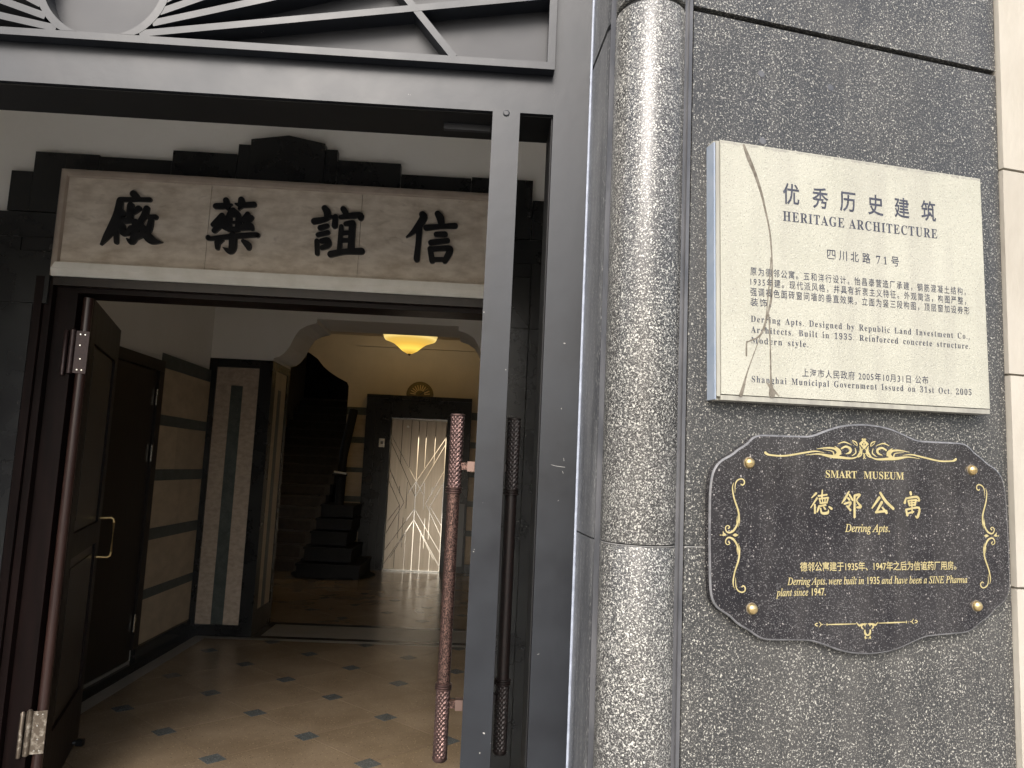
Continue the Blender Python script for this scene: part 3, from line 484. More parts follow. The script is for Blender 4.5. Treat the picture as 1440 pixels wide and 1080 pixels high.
# ================================================================== lift
lf = thing('elevator', 'lift with pale metal doors and black marble surround in the back wall', 'elevator', (-0.93, YB, 0))
bx('surround_slab', 'marble_black', lf, -1.70, -1.333, YB-.075, YB-.002, 0, 2.49, .006); bx('surround_slab', 'marble_black', lf, -0.523, -0.18, YB-.075, YB-.002, 0, 2.49, .006)
bx('surround_slab', 'marble_black', lf, -1.331, -0.525, YB-.075, YB-.002, 2.172, 2.49, .006)
bx('surround_moulding', 'marble_black', lf, -1.70, -0.18, YB-.10, YB-.077, 2.44, 2.495, .005)
bx('surround_rib', 'marble_black', lf, -1.60, -1.56, YB-.095, YB-.077, 0, 2.43, .005); bx('surround_rib', 'marble_black', lf, -1.50, -1.44, YB-.09, YB-.077, 0, 1.65, .005)
bx('door_track', 'chrome', lf, -1.33, -0.526, YB-.02, YB-.004, 2.150, 2.171, .002)
bx('door_sill', 'chrome', lf, -1.33, -0.526, YB-.07, YB-.004, 0.004, 0.024, .002)
dx0, dx1, dz0, dz1 = -1.318, -0.538, 0.026, 2.148; dm = (dx0+dx1)/2; YD = YB-.012
bx('jamb_trim', 'mirror', lf, -1.330, -1.320, YB-.03, YB-.004, .026, 2.148, .002); bx('jamb_trim', 'mirror', lf, -0.536, -0.526, YB-.03, YB-.004, .026, 2.148, .002)
lines = [((0,.115),(.5,.415)),((0,.16),(.20,.30)),((.20,.30),(.5,.52)),((0,.34),(.30,.56)),((0,.42),(.22,.58)),((.22,.58),(0,.70)),((.30,.56),(0,.77)),((.5,.60),(0,.88)),((.5,.67),(.10,.93)),((.5,.67),(0,.97)),
         ((.19,0),(.19,.30)),((.36,0),(.36,.32)),((.20,.45),(.20,.50)),((.34,.42),(.34,.60)),((.22,.58),(.22,.80)),((.30,.66),(.30,.86)),((.36,.74),(.36,1)),((.18,.88),(.18,1)),((.5,.415),(.36,.50))]
for side in (0, 1):
    pn = bx('door_panel', 'elevator', lf, *( (dx0, dm-.002) if side == 0 else (dm+.002, dx1) ), YD, YD+.008, dz0, dz1, .001)
    T = lambda p: ((dx0+(dx1-dx0)*p[0]) if side == 0 else (dx1-(dx1-dx0)*p[0]), dz1-(dz1-dz0)*p[1])
    for k, (a, c) in enumerate(lines):
        bm = bar(NB(), T(a), T(c), .0075, YD-.0022-.00008*k-.00004*side, YD-.0002)
        build('inlay_strip', bm, 'mirror' if (side or k in (0,7,8,9)) else ('mirror_dark_refl' if k in (10,11,1,2) else 'mirror'), pn)
bx('meeting_strip', 'mirror', lf, dm-.006, dm+.006, YD-.004, YD-.0028, dz0, dz1, 0)
bm = lathe(NB(), [(.017,0),(.017,.006)], (-1.09,YD-.007,2.05), 'y', 16); build('keyhole', bm, 'chrome', lf)
cp = bx('call_panel', 'chrome', lf, -1.485, -1.405, YB-.10, YB-.091, 1.735, 1.86, .003); 
bx('call_button', 'grey_plastic', cp, -1.462, -1.428, YB-.106, YB-.101, 1.78, 1.825, .002)
ip = bx('indicator_panel', 'grey_plastic', lf, -0.40, -0.275, YB-.10, YB-.077, 1.45, 1.99, .004); bx('indicator_glass', 'glass', ip, -0.39, -0.285, YB-.108, YB-.101, 1.46, 1.98, .001)
bx('lower_panel', 'grey_plastic', lf, -0.40, -0.21, YB-.10, YB-.077, 0.10, 0.98, .004)
kb = lathe(NB(), [(.008,0),(.03,.01),(.034,.03),(.02,.05)], (-.30,YB-.14,1.165), 'y', 16); build('alarm_knob', kb, 'red', lf)
dl = thing('floor_dial', 'brass half round floor dial above the lift doors', 'dial', (-0.945, YB, 2.495))
N = 28; arcp = [(-.945+.195*math.cos(math.pi*k/N), 2.515+.195*math.sin(math.pi*k/N)) for k in range(N+1)]
bm = prism(NB(), [( -.75,2.496)]+arcp+[(-1.14,2.496)], YB-.045, YB-.003); build('dial_plate', bm, 'old_brass', dl)
bm = NB()
for k in range(N):
    a0, a1 = math.pi*k/N, math.pi*(k+1)/N
    prism(bm, [(-.945+r*math.cos(a), 2.515+r*math.sin(a)) for r, a in ((.165,a0),(.198,a0),(.198,a1),(.165,a1))], YB-.058, YB-.0455)
build('dial_rim', bm, 'old_brass', dl)
for k in range(11):
    a = R_(8+16.4*k); bm = bar(NB(), (-.945+.065*math.cos(a),2.52+.065*math.sin(a)), (-.945+.145*math.cos(a),2.52+.145*math.sin(a)), .014, YB-.052, YB-.0455)
    build('floor_mark', bm, 'brass', dl)
bm = bar(NB(), (-.945,2.52), (-.945+.14*math.cos(R_(38)), 2.52+.14*math.sin(R_(38))), .012, YB-.060, YB-.0525); build('pointer', bm, 'marble_black', dl)

# ================================================================== ceiling lamp
lp = thing('ceiling_lamp', 'lit amber glass bowl lamp hanging below the hall ceiling', 'lamp', (-1.0, 9.6, 3.36))
bm = lathe(NB(), [(.004,0),(.04,.006),(.10,.04),(.155,.09),(.215,.135),(.275,.160),(.325,.178),(.338,.20),(.345,.225),(.352,.236),(.343,.238)], (-1.0,9.6,2.925), n=56)
sh = build('lamp_shade', bm, 'shade', lp, smooth=True)
bm = lathe(NB(), [(.006,-.022),(.016,-.012),(.018,0),(.008,.006)], (-1.0,9.6,2.925), n=16); build('finial', bm, 'old_brass', lp, smooth=True)
bm = lathe(NB(), [(.012,0),(.012,.19),(.07,.20),(.07,.22)], (-1.0,9.6,3.165-.025), n=16); build('stem', bm, 'old_brass', lp)
pl = bpy.data.lights.new('lamp_light', 'POINT'); pl.energy = 5.0; pl.color = (1.0,0.80,0.52); pl.shadow_soft_size = .12
po = link(bpy.data.objects.new('lamp_light', pl)); po.location = (-1.0, 9.6, 3.26)

# ================================================================== inner doorway: stepped black marble
mp = thing('marble_portal', 'stepped black marble surround with peaked centre over the inner doorway', 'portal', (CX, YI, 0))
YM = YI-0.03
def mir(a, c): return (2*CX-c, 2*CX-a)
def pb(a, c, z0, z1, y=YM, both=True, nm='marble_block'):
    g_ = .0014
    bx(nm, 'marble_black', mp, a+g_, c-g_, y, YI-.001, z0+g_, z1-g_, .002)
    if both:
        a2, c2 = mir(a, c); bx(nm, 'marble_black', mp, a2+g_, c2-g_, y, YI-.001, z0+g_, z1-g_, .002)
pb(-2.134,-2.040,2.53,2.713); pb(-2.040,-1.905,2.53,2.806); pb(-1.905,-1.760,2.727,2.806); pb(-1.760,-1.443,2.727,2.800); pb(-1.441,-1.157,2.727,2.846, YM-.006); pb(-1.155,-1.100,2.727,2.892, YM-.008)
bm = prism(NB(), [(-1.098,2.728),(-.770,2.728),(-.770,2.914),(CX,2.942),(-1.098,2.914)], YM-.016, YI-.001); build('peaked_block', bm, 'marble_black', mp, bevel=.002)
pb(-2.248,-1.905,2.415,2.528); pb(-2.248,-2.142,2.12,2.413, YM-.0); pb(-2.140,-2.048,2.12,2.413, YM-.010); pb(-2.046,-1.905,2.12,2.350, YM-.018); pb(-2.046,-1.905,2.352,2.413,YM-.01)
for z0_, z1_ in ((0.01,.765),(.765,1.44),(1.44,2.12)):
    pb(-2.248,-2.142,z0_,z1_, YM); pb(-2.140,-2.048,z0_,z1_, YM-.010); pb(-2.046,-1.962,z0_,z1_, YM-.018)
# fine pale mortar lines behind the joints
bx('joint_backing', 'marble_black_grout', mp, -2.247, -1.963, YM+.0035, YI-.0012, .01, 2.527); a, c = mir(-2.247,-1.963); bx('joint_backing', 'marble_black_grout', mp, a, c, YM+.0035, YI-.0012, .01, 2.527)
bx('joint_backing', 'marble_black_grout', mp, -2.035, 2*CX+2.035, YM+.0035, YI-.0014, 2.7285, 2.79)

# ---- stone name board
sg = thing('stone_sign', 'long beige marble name board with four raised black brush characters', 'sign', (CX, 3.235, 2.5))
YS = 3.235; SX0, SX1 = -1.868, 0.0; SX1 = 2*CX+1.868
for a, c in ((SX0,-1.2505),(-1.2485,-0.588),(-0.586,SX1)): bx('marble_slab', 'marble_sign', sg, a, c, YS, YI-.032, 2.305, 2.688, .0012)
fo = [(SX0,2.305),(SX1,2.305),(SX1,2.688),(SX0,2.688)]; fx = [(-1.903,2.243),(2*CX+1.903,2.243),(2*CX+1.903,2.724),(-1.903,2.724)]
def mould(p0, p1, q1, q0, m, yi, yo):
    """bevelled moulding piece between inner edge p0-p1 and outer edge q0-q1, front ridge in the middle"""
    bm = NB(); mid = lambda a, b_, t: (a[0]+(b_[0]-a[0])*t, a[1]+(b_[1]-a[1])*t)
    rows = [(0.004,YS+.004),(0.10,yi),(0.55,yi),(0.97,yo),(0.97,YI-.002)]
    A = [bm.verts.new((mid(p0,q0,t)[0], y, mid(p0,q0,t)[1])) for t, y in rows]; B = [bm.verts.new((mid(p1,q1,t)[0], y, mid(p1,q1,t)[1])) for t, y in rows]
    for i in range(len(rows)-1): bm.faces.new((A[i],B[i],B[i+1],A[i+1]))
    bm.faces.new(A); bm.faces.new(B[::-1]); bm.faces.new((A[0],A[-1],B[-1],B[0]))
    build('frame_moulding', bm, m, sg)
mould(fo[3],fo[2],fx[2],fx[3],'marble_frame',YS-.018,YS-.006); mould(fo[0],fo[1],fx[1],fx[0],'marble_sill_lit',YS-.030,YS+.005)
mould(fo[3],fo[0],fx[0],fx[3],'marble_frame',YS-.018,YS-.006); mould(fo[2],fo[1],fx[1],fx[2],'marble_frame',YS-.018,YS-.006)
for key in ('factory','medicine','friendship','trust'):
    bm = NB()
    for k, s in enumerate(DATA[key]): stroke_mesh(bm, s, YS-.012-.00012*k, YS+.001)
    build('character', bm, 'black_letter', sg)

# ---- timber frame of the inner doorway
tf = thing('door_frame', 'dark red timber frame lining the inner doorway under the stone sign', 'door frame', (CX, YI, 0))
for a, c, y0, y1, n in ((-1.960,-1.925,YM-.02,YI+.14,'frame_post'),(-1.923,-1.893,YM-.005,YI+.14,'frame_post'),(-1.891,-1.80,YI-.005,YI+.14,'frame_post')):
    bx(n, 'wood', tf, a, c, y0, y1, .01, 2.240, .004, seg=2)
for a, c, y0 in ((.065,.098,YM-.02),(.045,.063,YM-.005),(.005,.043,YI-.005)): bx('frame_post', 'wood', tf, a, c, y0, YI+.14, .01, 2.240, .004, seg=2)
bx('frame_head', 'wood', tf, -1.80, .003, YI-.01, YI+.14, 2.182, 2.242, .004); bx('head_moulding', 'wood_dark', tf, -1.89, .043, YM-.015, YI-.012, 2.205, 2.2415, .003)
def leaf(name, label, hinge, dirv, mirrored, handle=True, worn=False):
    ang = math.atan2(dirv[1], dirv[0]); t = thing(name, label, 'door', (hinge[0], hinge[1], 0), ang)
    W = .905; s = -1 if not mirrored else 1      # visible face on local y = s*0.02
    def B(nm, m, x0, x1, y0, y1, z0, z1, bev=.002, p=None):
        return bx(nm, m, p or t, x0, x1, min(y0,y1), max(y0,y1), z0, z1, bev, world=False)
    B('stile', 'wood', .012, .125, -.022, .022, .012, 2.168); B('stile', 'wood', W-.10, W, -.022, .022, .012, 2.168)
    B('rail', 'wood', .126, W-.101, -.022, .022, 1.985, 2.168); B('rail', 'wood', .126, W-.101, -.022, .022, .012, .29); B('rail', 'wood', .126, W-.101, -.022, .022, 1.02, 1.13)
    for z0, z1 in ((.291,1.019),(1.131,1.984)): 
        pn = B('panel', 'wood_dark', .127, W-.102, -.010, .010, z0, z1)
        B('panel_field', 'wood_dark', .18, W-.155, -.016, .016, z0+.05, z1-.05, .006, pn)
    bm = lathe(NB(), [(.021,0),(.021,2.155)], (.002,0,.012), n=20); build('round_edge', bm, 'wood_round', t, world=False, smooth=True)
    for z0, z1, m in ((1.83,2.015,'hinge'),(.255,.425,'hinge_worn')):
        q = -s
        h = build('hinge', box(NB(), -.0245, -.0215, min(-q*.022,q*.030), max(-q*.022,q*.030), z0, z1), m, t, world=False, bevel=.0006)
        bm = lathe(NB(), [(.006,-.006),(.012,-.002),(.012,z1-z0+.002),(.006,z1-z0+.008)], (-.026,q*.040,z0), n=14); build('barrel', bm, m, h, world=False, smooth=True)
        bm = lathe(NB(), [(.005,-.006),(.009,-.002),(.009,z1-z0+.002),(.005,z1-z0+.008)], (-.022,q*.066,z0-.008), n=14); build('barrel', bm, m, h, world=False, smooth=True)
        for zz, yy in ((.08,-.012),(.08,.006),(.34,-.004),(.66,-.010),(.92,-.012),(.92,.006)):
            build('screw', lathe(NB(), [(.0042,0),(.003,-.0015)], (-.0247,q*-yy,z0+(z1-z0)*zz), 'x', 8), 'chrome', h, world=False)
    if handle:
        ys = s
        bm = tube(NB(), [(W-.04,ys*.02,1.143),(W-.04,ys*.075,1.146),(W-.04,ys*.086,1.138),(W-.04,ys*.090,1.12),(W-.04,ys*.090,.965),(W-.04,ys*.086,.945),(W-.04,ys*.075,.938),(W-.04,ys*.02,.940)], .006, 10)
        build('pull_handle', bm, 'brass', t, world=False, smooth=True)
    return t
l1 = leaf('timber_door', 'open dark timber door leaf with round hinge edge and brass pull at the left', (-1.768, YI+.025), (-.290, .866), False)
l2 = leaf('timber_door', 'open dark timber door leaf hidden edge-on behind the grey steel post', (.010, YI+.025), (.10, .89), True, handle=False)
db = thing('drop_bolt', 'small black foot bolt sticking out at the bottom of the open timber door', 'bolt', (-2.0, 4.05, .03))
tube_ = tube(NB(), [(-2.05,4.0,.030),(-1.965,4.03,.034)], .010, 8); build('bolt_rod', tube_, 'marble_black', db)
bx('bolt_tip', 'marble_black', db, -1.967, -1.935, 4.015, 4.045, .022, .05, .004)

# ---- side door in the lobby's left wall
sdr = thing('side_door', 'closed near-black timber door in the left lobby wall with three small hinges', 'door', (XL, 4.9, 0))
bx('frame_head', 'wood_dark', sdr, XL-.019, XL+.030, 3.9, 5.58, 2.10, 2.178, .004); bx('frame_post', 'wood_dark', sdr, XL-.019, XL+.030, 5.50, 5.58, .125, 2.098, .004); bx('frame_post', 'wood_dark', sdr, XL-.019, XL+.030, 3.9, 3.98, .125, 2.098, .004)
for y0, y1 in ((3.985,4.735),(4.74,5.495)):
    pn = bx('door_leaf', 'wood_dark', sdr, XL-.019, XL+.012, y0, y1, .06, 2.095, .003)
bx('threshold', 'border', sdr, XL-.019, XL+.014, 3.985, 5.495, .035, .055, .002); bx('plinth_or_shadow', 'floor_black', sdr, XL-.019, XL+.034, 3.6, 5.583, 0, .033, .002)
for z0 in (1.845, 1.44, .25):
    bm = lathe(NB(), [(.007,0),(.007,.12)], (XL+.024,5.497,z0), n=10); h = build('hinge', bm, 'chrome', sdr)
bx('plaster_trim', 'plaster', lw, XL-.019, XL-.002, 3.8, 5.583, 2.18, 2.262, .004)

# ================================================================== entrance frame
FZ = 2.448
ef = thing('entrance_frame', 'grey painted steel entrance frame with sunburst transom grille', 'door frame', (-1.05, YF, 0))
bx('jamb', 'paint', ef, .146, .241, YF, YF+.17, 0, 3.4, .003, seg=2); bx('jamb', 'paint', ef, -2.341, -2.246, YF, YF+.17, 0, 3.4, .003, seg=2)
bx('lintel', 'paint', ef, -2.246, .146, YF+.0006, YF+.17, FZ, 2.566, .0025, seg=2)
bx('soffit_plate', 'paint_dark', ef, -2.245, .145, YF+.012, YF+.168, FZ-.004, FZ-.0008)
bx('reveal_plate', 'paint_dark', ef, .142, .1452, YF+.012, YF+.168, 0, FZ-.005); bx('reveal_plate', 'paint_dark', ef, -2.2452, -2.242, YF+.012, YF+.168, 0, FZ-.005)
bx('transom_panel', 'paint_panel', ef, -2.236, .136, YF+.022, YF+.16, 2.567, 3.4, 0)
bx('transom_post', 'paint', ef, .1365, .1458, YF+.0006, YF+.16, 2.5665, 3.4, 0)
bx('transom_post', 'paint', ef, -2.2458, -2.2365, YF+.0006, YF+.16, 2.5665, 3.4, 0)
gr = bx('transom_grille', 'paint', ef, -2.222, .142, YF-.034, YF-.002, 2.557, 2.577, .0015)
bx('grille_end', 'paint', gr, .122, .142, YF-.034, YF-.002, 2.5772, 3.35, .0015); bx('grille_end', 'paint', gr, -2.222, -2.202, YF-.034, YF-.002, 2.5772, 3.35, .0015)
FX, FR, FC = -1.050, .155, 2.722
bm = NB(); n = 56
cf = math.acos(max(-1,(2.5765-FC)/FR))
a0 = -math.pi/2 + math.acos((FC-2.5772)/FR); a1 = math.pi*1.5 - math.acos((FC-2.5772)/FR)
for k in range(n):
    t0, t1 = a0+(a1-a0)*k/n, a0+(a1-a0)*(k+1)/n
    wd = .020
    prism(bm, [(FX+r*math.cos(a), max(FC+r*math.sin(a), 2.5772)) for r, a in ((FR,t0),(FR+wd,t0),(FR+wd,t1),(FR,t1))], YF-.0345, YF+.0212)
bmesh.ops.remove_doubles(bm, verts=bm.verts, dist=1e-5); build('sun_ring', bm, 'paint', gr)
rays = [(.128,2.586,9.6),(.158,2.620,16.9),(.172,2.655,24.5),(.178,2.69,33),(.178,2.73,42),(.17,2.77,52),(.15,2.81,62),(.12,2.85,73),(.06,2.88,83)]
for s in (1,-1):
    for k, (dx, z, an) in enumerate(rays):
        an = R_(an); xe = .124 if s == 1 else 2.2
        ln = min((.124-(FX+dx))/max(math.cos(an),.01), (3.34-z)/max(math.sin(an),.01))
        if s == -1: ln = min((FX-dx+2.204)/max(math.cos(an),.01), (3.34-z)/max(math.sin(an),.01))
        p = (FX+s*dx-s*.022*math.cos(an), z-.022*math.sin(an)); ln += .02; q = (p[0]+s*ln*math.cos(an), z+ln*math.sin(an))
        build('ray_bar', bar(NB(), p, q, .0185, YF-.0338+.0001*k, YF+.0215), 'paint', gr, bevel=.001)
    p = (FX+s*.925, 2.574); q = (FX+s*.39, 3.20)
    build('diagonal_bar', bar(NB(), p, q, .0185, YF-.0332, YF+.0215), 'paint', gr, bevel=.001)
build('grille_top', box(NB(), -2.22, .14, YF-.034, YF-.002, 3.352, 3.372), 'paint', gr)
bx('door_closer', 'paint_panel', ef, -.150, -.02, YF+.075, YF+.088, FZ-.022, FZ-.0045, .003)

bm = NB()
for k, st_ in enumerate([[(.176,1.517,.0004),(.190,1.514,.0007),(.212,1.512,.0005)],[(.2075,1.535,.0005),(.209,1.528,.0008)],[(.206,1.502,.0004),(.208,1.497,.0007)],[(.021+.14,1.05,.0004),(.165,1.052,.0006)]]): stroke_mesh(bm, st_, YF-.0004, None)
build('scratch', bm, 'mortar', ef)
# ---- edge-on glass door leaf with the tall pull handles
gd = thing('glass_door', 'steel framed glass door standing open edge-on beside the right jamb', 'door', (.018, YF, 0))
PX0, PX1 = -.016, .0565
def skew(y): return (y-YF)*0.0105
bx('stile', 'paint', gd, PX0, PX1, YF-.012, YF+.055, .02, FZ+.002, .003, seg=2)
bm = NB(); box(bm, .012, .024, YF+.0555, YF+.83, .12, 2.36); build('glass', bm, 'glass', gd)
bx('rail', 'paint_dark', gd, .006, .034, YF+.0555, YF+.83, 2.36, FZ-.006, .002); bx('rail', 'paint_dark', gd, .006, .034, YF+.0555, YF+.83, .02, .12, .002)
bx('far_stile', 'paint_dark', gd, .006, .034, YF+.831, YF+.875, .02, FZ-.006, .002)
bm = lathe(NB(), [(.009,0),(.0085,-.002),(.006,-.003)], (.020,YF-.0122,FZ-.010), 'y', 20); build('pivot_cap', bm, 'paint', gd)
def pull(cx, cy, side, dark):
    m1, m2 = ('copper_shaded','copper_shaded') if dark else ('copper','copper_grip')  # the handle in shade gets the darkened copper
    # parts of the handle: plain tube, two woven grips, four rings, two brackets
    hnd = build('pull_handle', lathe(NB(), [(.0160,0),(.0160,.478)], (cx,cy,.962+0.0), n=28), m1, gd, smooth=True)
    for z0, z1 in ((.795,.955),(1.448,1.632)):
        bm = NB(); n, hgt = 60, int((z1-z0)/.0024); rings = []
        for j in range(hgt+1):
            z = z0+(z1-z0)*j/hgt; ring = []
            for k in range(n):
                a = 2*math.pi*k/n
                f = abs(math.sin(a*5 + z*260)) * abs(math.sin(a*5 - z*260))
                r = .0158 + .0024*f**.6; ring.append(bm.verts.new((cx+r*math.cos(a), cy+r*math.sin(a), z)))
            rings.append(ring)
        for i in range(hgt):
            for k in range(n): bm.faces.new((rings[i][k], rings[i][(k+1)%n], rings[i+1][(k+1)%n], rings[i+1][k]))
        bm.faces.new(rings[0][::-1]); bm.faces.new(rings[-1])
        build('woven_grip', bm, m2, hnd)
        zc = z0 if z0 < 1 else z1
        build('end_cap', lathe(NB(), [(.0155,-.006 if z0 < 1 else 0),(.0190,-.001 if z0 < 1 else .001),(.0190,.004),(.0155,.006)], (cx,cy,zc-.002), n=28), m2, hnd, smooth=True)
    for zz in (.957,1.436): 
        prof = []
        for k in range(3):
            b0 = k*.0055; prof += [(.0180,b0),(.0212,b0+.0014),(.0212,b0+.0036),(.0180,b0+.0050)]
        build('collar', lathe(NB(), prof, (cx,cy,zz-.002), n=28), m2, hnd, smooth=True)
    for zz in (1.503,.922):
        xa, xb = sorted((cx+side*.016, (PX0-.001) if side > 0 else (PX1+.001)))
        xm = xa + (xb-xa)*.45 if side > 0 else xb-(xb-xa)*.45
        build('bracket_arm', box(NB(), xa, xb, cy-.008, cy+.008, zz-.009, zz+.009), m1, hnd)
        if side > 0: build('bracket', box(NB(), xm, xb, cy-.0135, cy+.010, zz-.0125, zz+.0125), 'copper_plain', hnd, bevel=.001)
        else: build('bracket', box(NB(), xa, xm, cy-.0135, cy+.010, zz-.0125, zz+.0125), 'copper_shaded', hnd, bevel=.001)
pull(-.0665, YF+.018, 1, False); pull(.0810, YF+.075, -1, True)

# ================================================================== granite facade
gw = thing('granite_wall', 'speckled dark granite facade wall carrying the two plaques', 'wall', (.4, 1.6, 0), WA)
def gl(nm, m, *a, bev=.004, seg=2, p=None): return bx(nm, m, p or gw, *a, bev, False, seg)
ZJ = [( -.02,1.352),(1.3555,2.5775),(2.5915,3.9)]
for k, (z0, z1) in enumerate(ZJ):
    bm = box(NB(), .043, .912, 0, .06, z0, z1)
    o = build('granite_slab', bm, 'granite', gw, False, .006 if k else .003, 2)
gl('joint_backing', 'grout', .03, .913, .016, .08, 0, 3.9, bev=0)
gl('bead', 'granite_bead', .0225, .0415, .004, .06, 0, 3.9, bev=.005, seg=3)
gl('bead', 'granite_bead', .0305, .0385, -.003, .03, 0, 3.9, bev=.002)
gl('mortar_line', 'mortar', .044, .911, .0012, .01, 1.3521, 1.3538, bev=0)
for (u, z) in ((.22,2.455),(.41,2.455),(.225,2.29),(.415,2.26)):
    o = build('plug', lathe(NB(), [(.009,0),(.008,-.0012),(.004,-.0014)], (u,.0,z), 'y', 14), 'granite_bead', gw, False)
# attached column
gc = thing('granite_column', 'rounded speckled granite corner column between the steel frame and the plaques', 'column', (.352, 1.655, 0))
CXc, CYc, CR = .352, 1.655, .0835
for z0, z1 in ZJ:
    h = z1-z0; build('column_drum', lathe(NB(), [(CR-.005,0),(CR-.0015,.0012),(CR,.005),(CR,h-.005),(CR-.0015,h-.0012),(CR-.005,h)], (CXc,CYc,z0), n=96), 'granite_col', gc, smooth=True)
for zz_ in (1.3521,): build('mortar_ring', lathe(NB(), [(CR-.0014,0),(CR-.0008,.0016),(CR-.0014,.0018)], (CXc,CYc,zz_), n=96), 'mortar', gc)
build('column_core', lathe(NB(), [(CR-.010,0),(CR-.010,3.9)], (CXc,CYc,0), n=48), 'grout', gc)
rv = [(.2475,1.90),(.2475,2.06),(.36,2.06),(.36,1.74),(.274,1.712),(.262,1.703),(.258,1.716)]
for k, (z0, z1) in enumerate(ZJ): build('reveal_slab', prism(NB(), rv, z0, z1, 'z'), 'granite_rev', gc, bevel=.0025, seg=2)
build('fillet', prism(NB(), [(.2625,1.700),(.2725,1.688),(.30,1.70),(.27,1.712)], 0, 3.9, 'z'), 'granite_bead', gc, bevel=.0015)
build('reveal_core', prism(NB(), [(.252,1.905),(.252,2.05),(.355,2.05),(.355,1.745),(.275,1.72),(.268,1.725)], 0, 3.9, 'z'), 'grout', gc)
sl = thing('sealant_bead', 'pale blue-grey sealant line between the steel jamb and granite column', 'sealant', (.244, YF, 0))
build('bead', tube(NB(), [(.2445,YF+.001,z_) for z_ in [i*.05 for i in range(0,69)]], .0036, 8), 'sealant', sl, smooth=True)
# neighbouring cream wall
cw = thing('cream_wall', 'cream rendered wall of blocks at the right edge beyond the granite', 'wall', (.4, 1.6, 0), WA)
zz = [-.02,.28,.77,1.272,1.790,2.322,2.84,3.36,3.9]
for k in range(len(zz)-1):
    bx('render_block', 'cream', cw, .914+random.uniform(-.001,.003), 4.6, -.012+random.uniform(-.002,.002), .12, zz[k]+.003, zz[k+1]-.003, .007, False, 2)
bx('joint_backing', 'cream', cw, .925, 4.6, .003, .13, 0, 3.9, 0, False)
# left of the doorway the same granite goes on
gx = thing('granite_wall', 'plain granite wall left of the entrance outside the picture', 'wall', (-2.35, 1.6, 0))
for z0, z1 in ZJ: bx('granite_slab', 'granite', gx, -5.5, -2.345, 1.60, 2.06, z0, z1, .005)
up_ = thing('upper_wall', 'granite wall above the entrance outside the picture', 'wall', (-1, 1.9, 3.4))
bx('granite_slab', 'granite', up_, -2.344, .262, 1.92, 2.2, 3.401, 6.0, .005); bx('granite_slab', 'granite', up_, -5.5, -2.346, 1.60, 2.2, 3.903, 6.0, .005)
bm = NB(); box(bm, .0, 4.6, 0.0, .4, 3.903, 6.0); bmesh.ops.transform(bm, matrix=Matrix.Translation((.4,1.6,0))@Matrix.Rotation(WA,4,'Z'), verts=bm.verts); build('granite_slab', bm, 'granite', up_)

# ================================================================== heritage plaque
PK = R_(1.1)
def on_wall(u, v, d): 
    M_ = Matrix.Translation((.4,1.6,0)) @ Matrix.Rotation(WA,4,'Z'); return M_ @ Vector((u, -d, v))
hp = thing('heritage_plaque', 'large pale stone heritage plaque with bilingual lettering and a long crack', 'plaque', on_wall(.4230,1.9846,0), WA)
def P(nm, m, x0, x1, y0, y1, z0, z1, bev=.002, p=None, seg=2): return bx(nm, m, p or hp, x0, x1, y0, y1, z0, z1, bev, False, seg)
hp.rotation_euler = (0, -PK*1.0, WA)
P('backing_slab', 'plaque_edge', -.3345, .3975, -.026, -.0005, -.3085, .2790, .0025)
P('side_strip', 'plaque_side_sky', -.3385, -.3350, -.0335, -.001, -.3075, .2720, .001)
P('border_moulding', 'plaque_edge', -.3335, -.3250, -.034, -.0265, -.3005, .2760, .0015)
P('front_slab', 'plaque_stone', -.3235, .3965, -.036, -.0265, -.2955, .2780, .0020)
P('bottom_lip', 'plaque_edge', -.3240, .3972, -.0345, -.0265, -.3080, -.2975, .0018)
yf = -.0364
for k, ch in enumerate('优秀历史建筑'):
    xc = (-.1435,-.0660,.0085,.0860,.1600,.2370)[k]
    text(hp, ch, xc-.0215, xc+.0215, (.1535,.1530,.1540,.1545,.1560,.1570)[k], .0530, 'plaque_ink', yf, offset=.014)
text(hp, 'HERITAGE ARCHITECTURE', -.1655,.2605, .1085, .0232/.70, 'plaque_ink', yf, 'bold', tilt=.006, space=1.18, offset=.003)
for k, ch in enumerate('四川北路71号'):
    x = (-.0504,-.019,.013,.045,.083,.104,.125)[k]; w_ = .022 if ch not in '71' else (.0115 if ch == '7' else .006); text(hp, ch, x, x+(w_ if ch not in '71' else (.0115,.0085)[ch == '1']), .0325, .0265, 'plaque_ink', yf, 'bold', offset=.008 if ch not in '71' else 0)
PARA = ['原为德邻公寓。五和洋行设计，怡昌泰营造厂承建，钢筋混凝土结构，','1935年建。现代派风格，并具有折衷主义特征。外观简洁，构图严整，','强调褐色面砖窗间墙的垂直效果，立面为竖三段构图，顶层窗加设券形','装饰。']
for k, s in enumerate(PARA):
    text(hp, s, -.2505, (.338,.338,.3474,-.2505+.052)[k], -.0245-.0233*k+(.0), .0205, 'plaque_ink', yf, tilt=.006, space=1.3, offset=.006)
for k, (s, x1) in enumerate((('Derring Apts. Designed by Republic Land Investment Co.,',.3441),('Architects. Built in 1935. Reinforced concrete structure.',.3441),('Modern style.',-.1045))):
    text(hp, s, -.2502, x1, -.1315-.0240*k, .0205, 'plaque_ink', yf, 'bold', space=1.25, words=1.6, tilt=.003)
text(hp, '上海市人民政府 2005年10月31日 公布', -.1216,.2191, -.2450, .0205, 'plaque_ink', yf, space=1.2, offset=.005, tilt=.004)
text(hp, 'Shanghai Municipal Government Issued on 31st Oct. 2005', -.2493,.3433, -.2660, .0205, 'plaque_ink', yf, 'bold', space=1.25, words=1.5, tilt=.001)
random.seed(11)
gm = NB(); xs = [-.3225+.718*k/90 for k in range(91)]
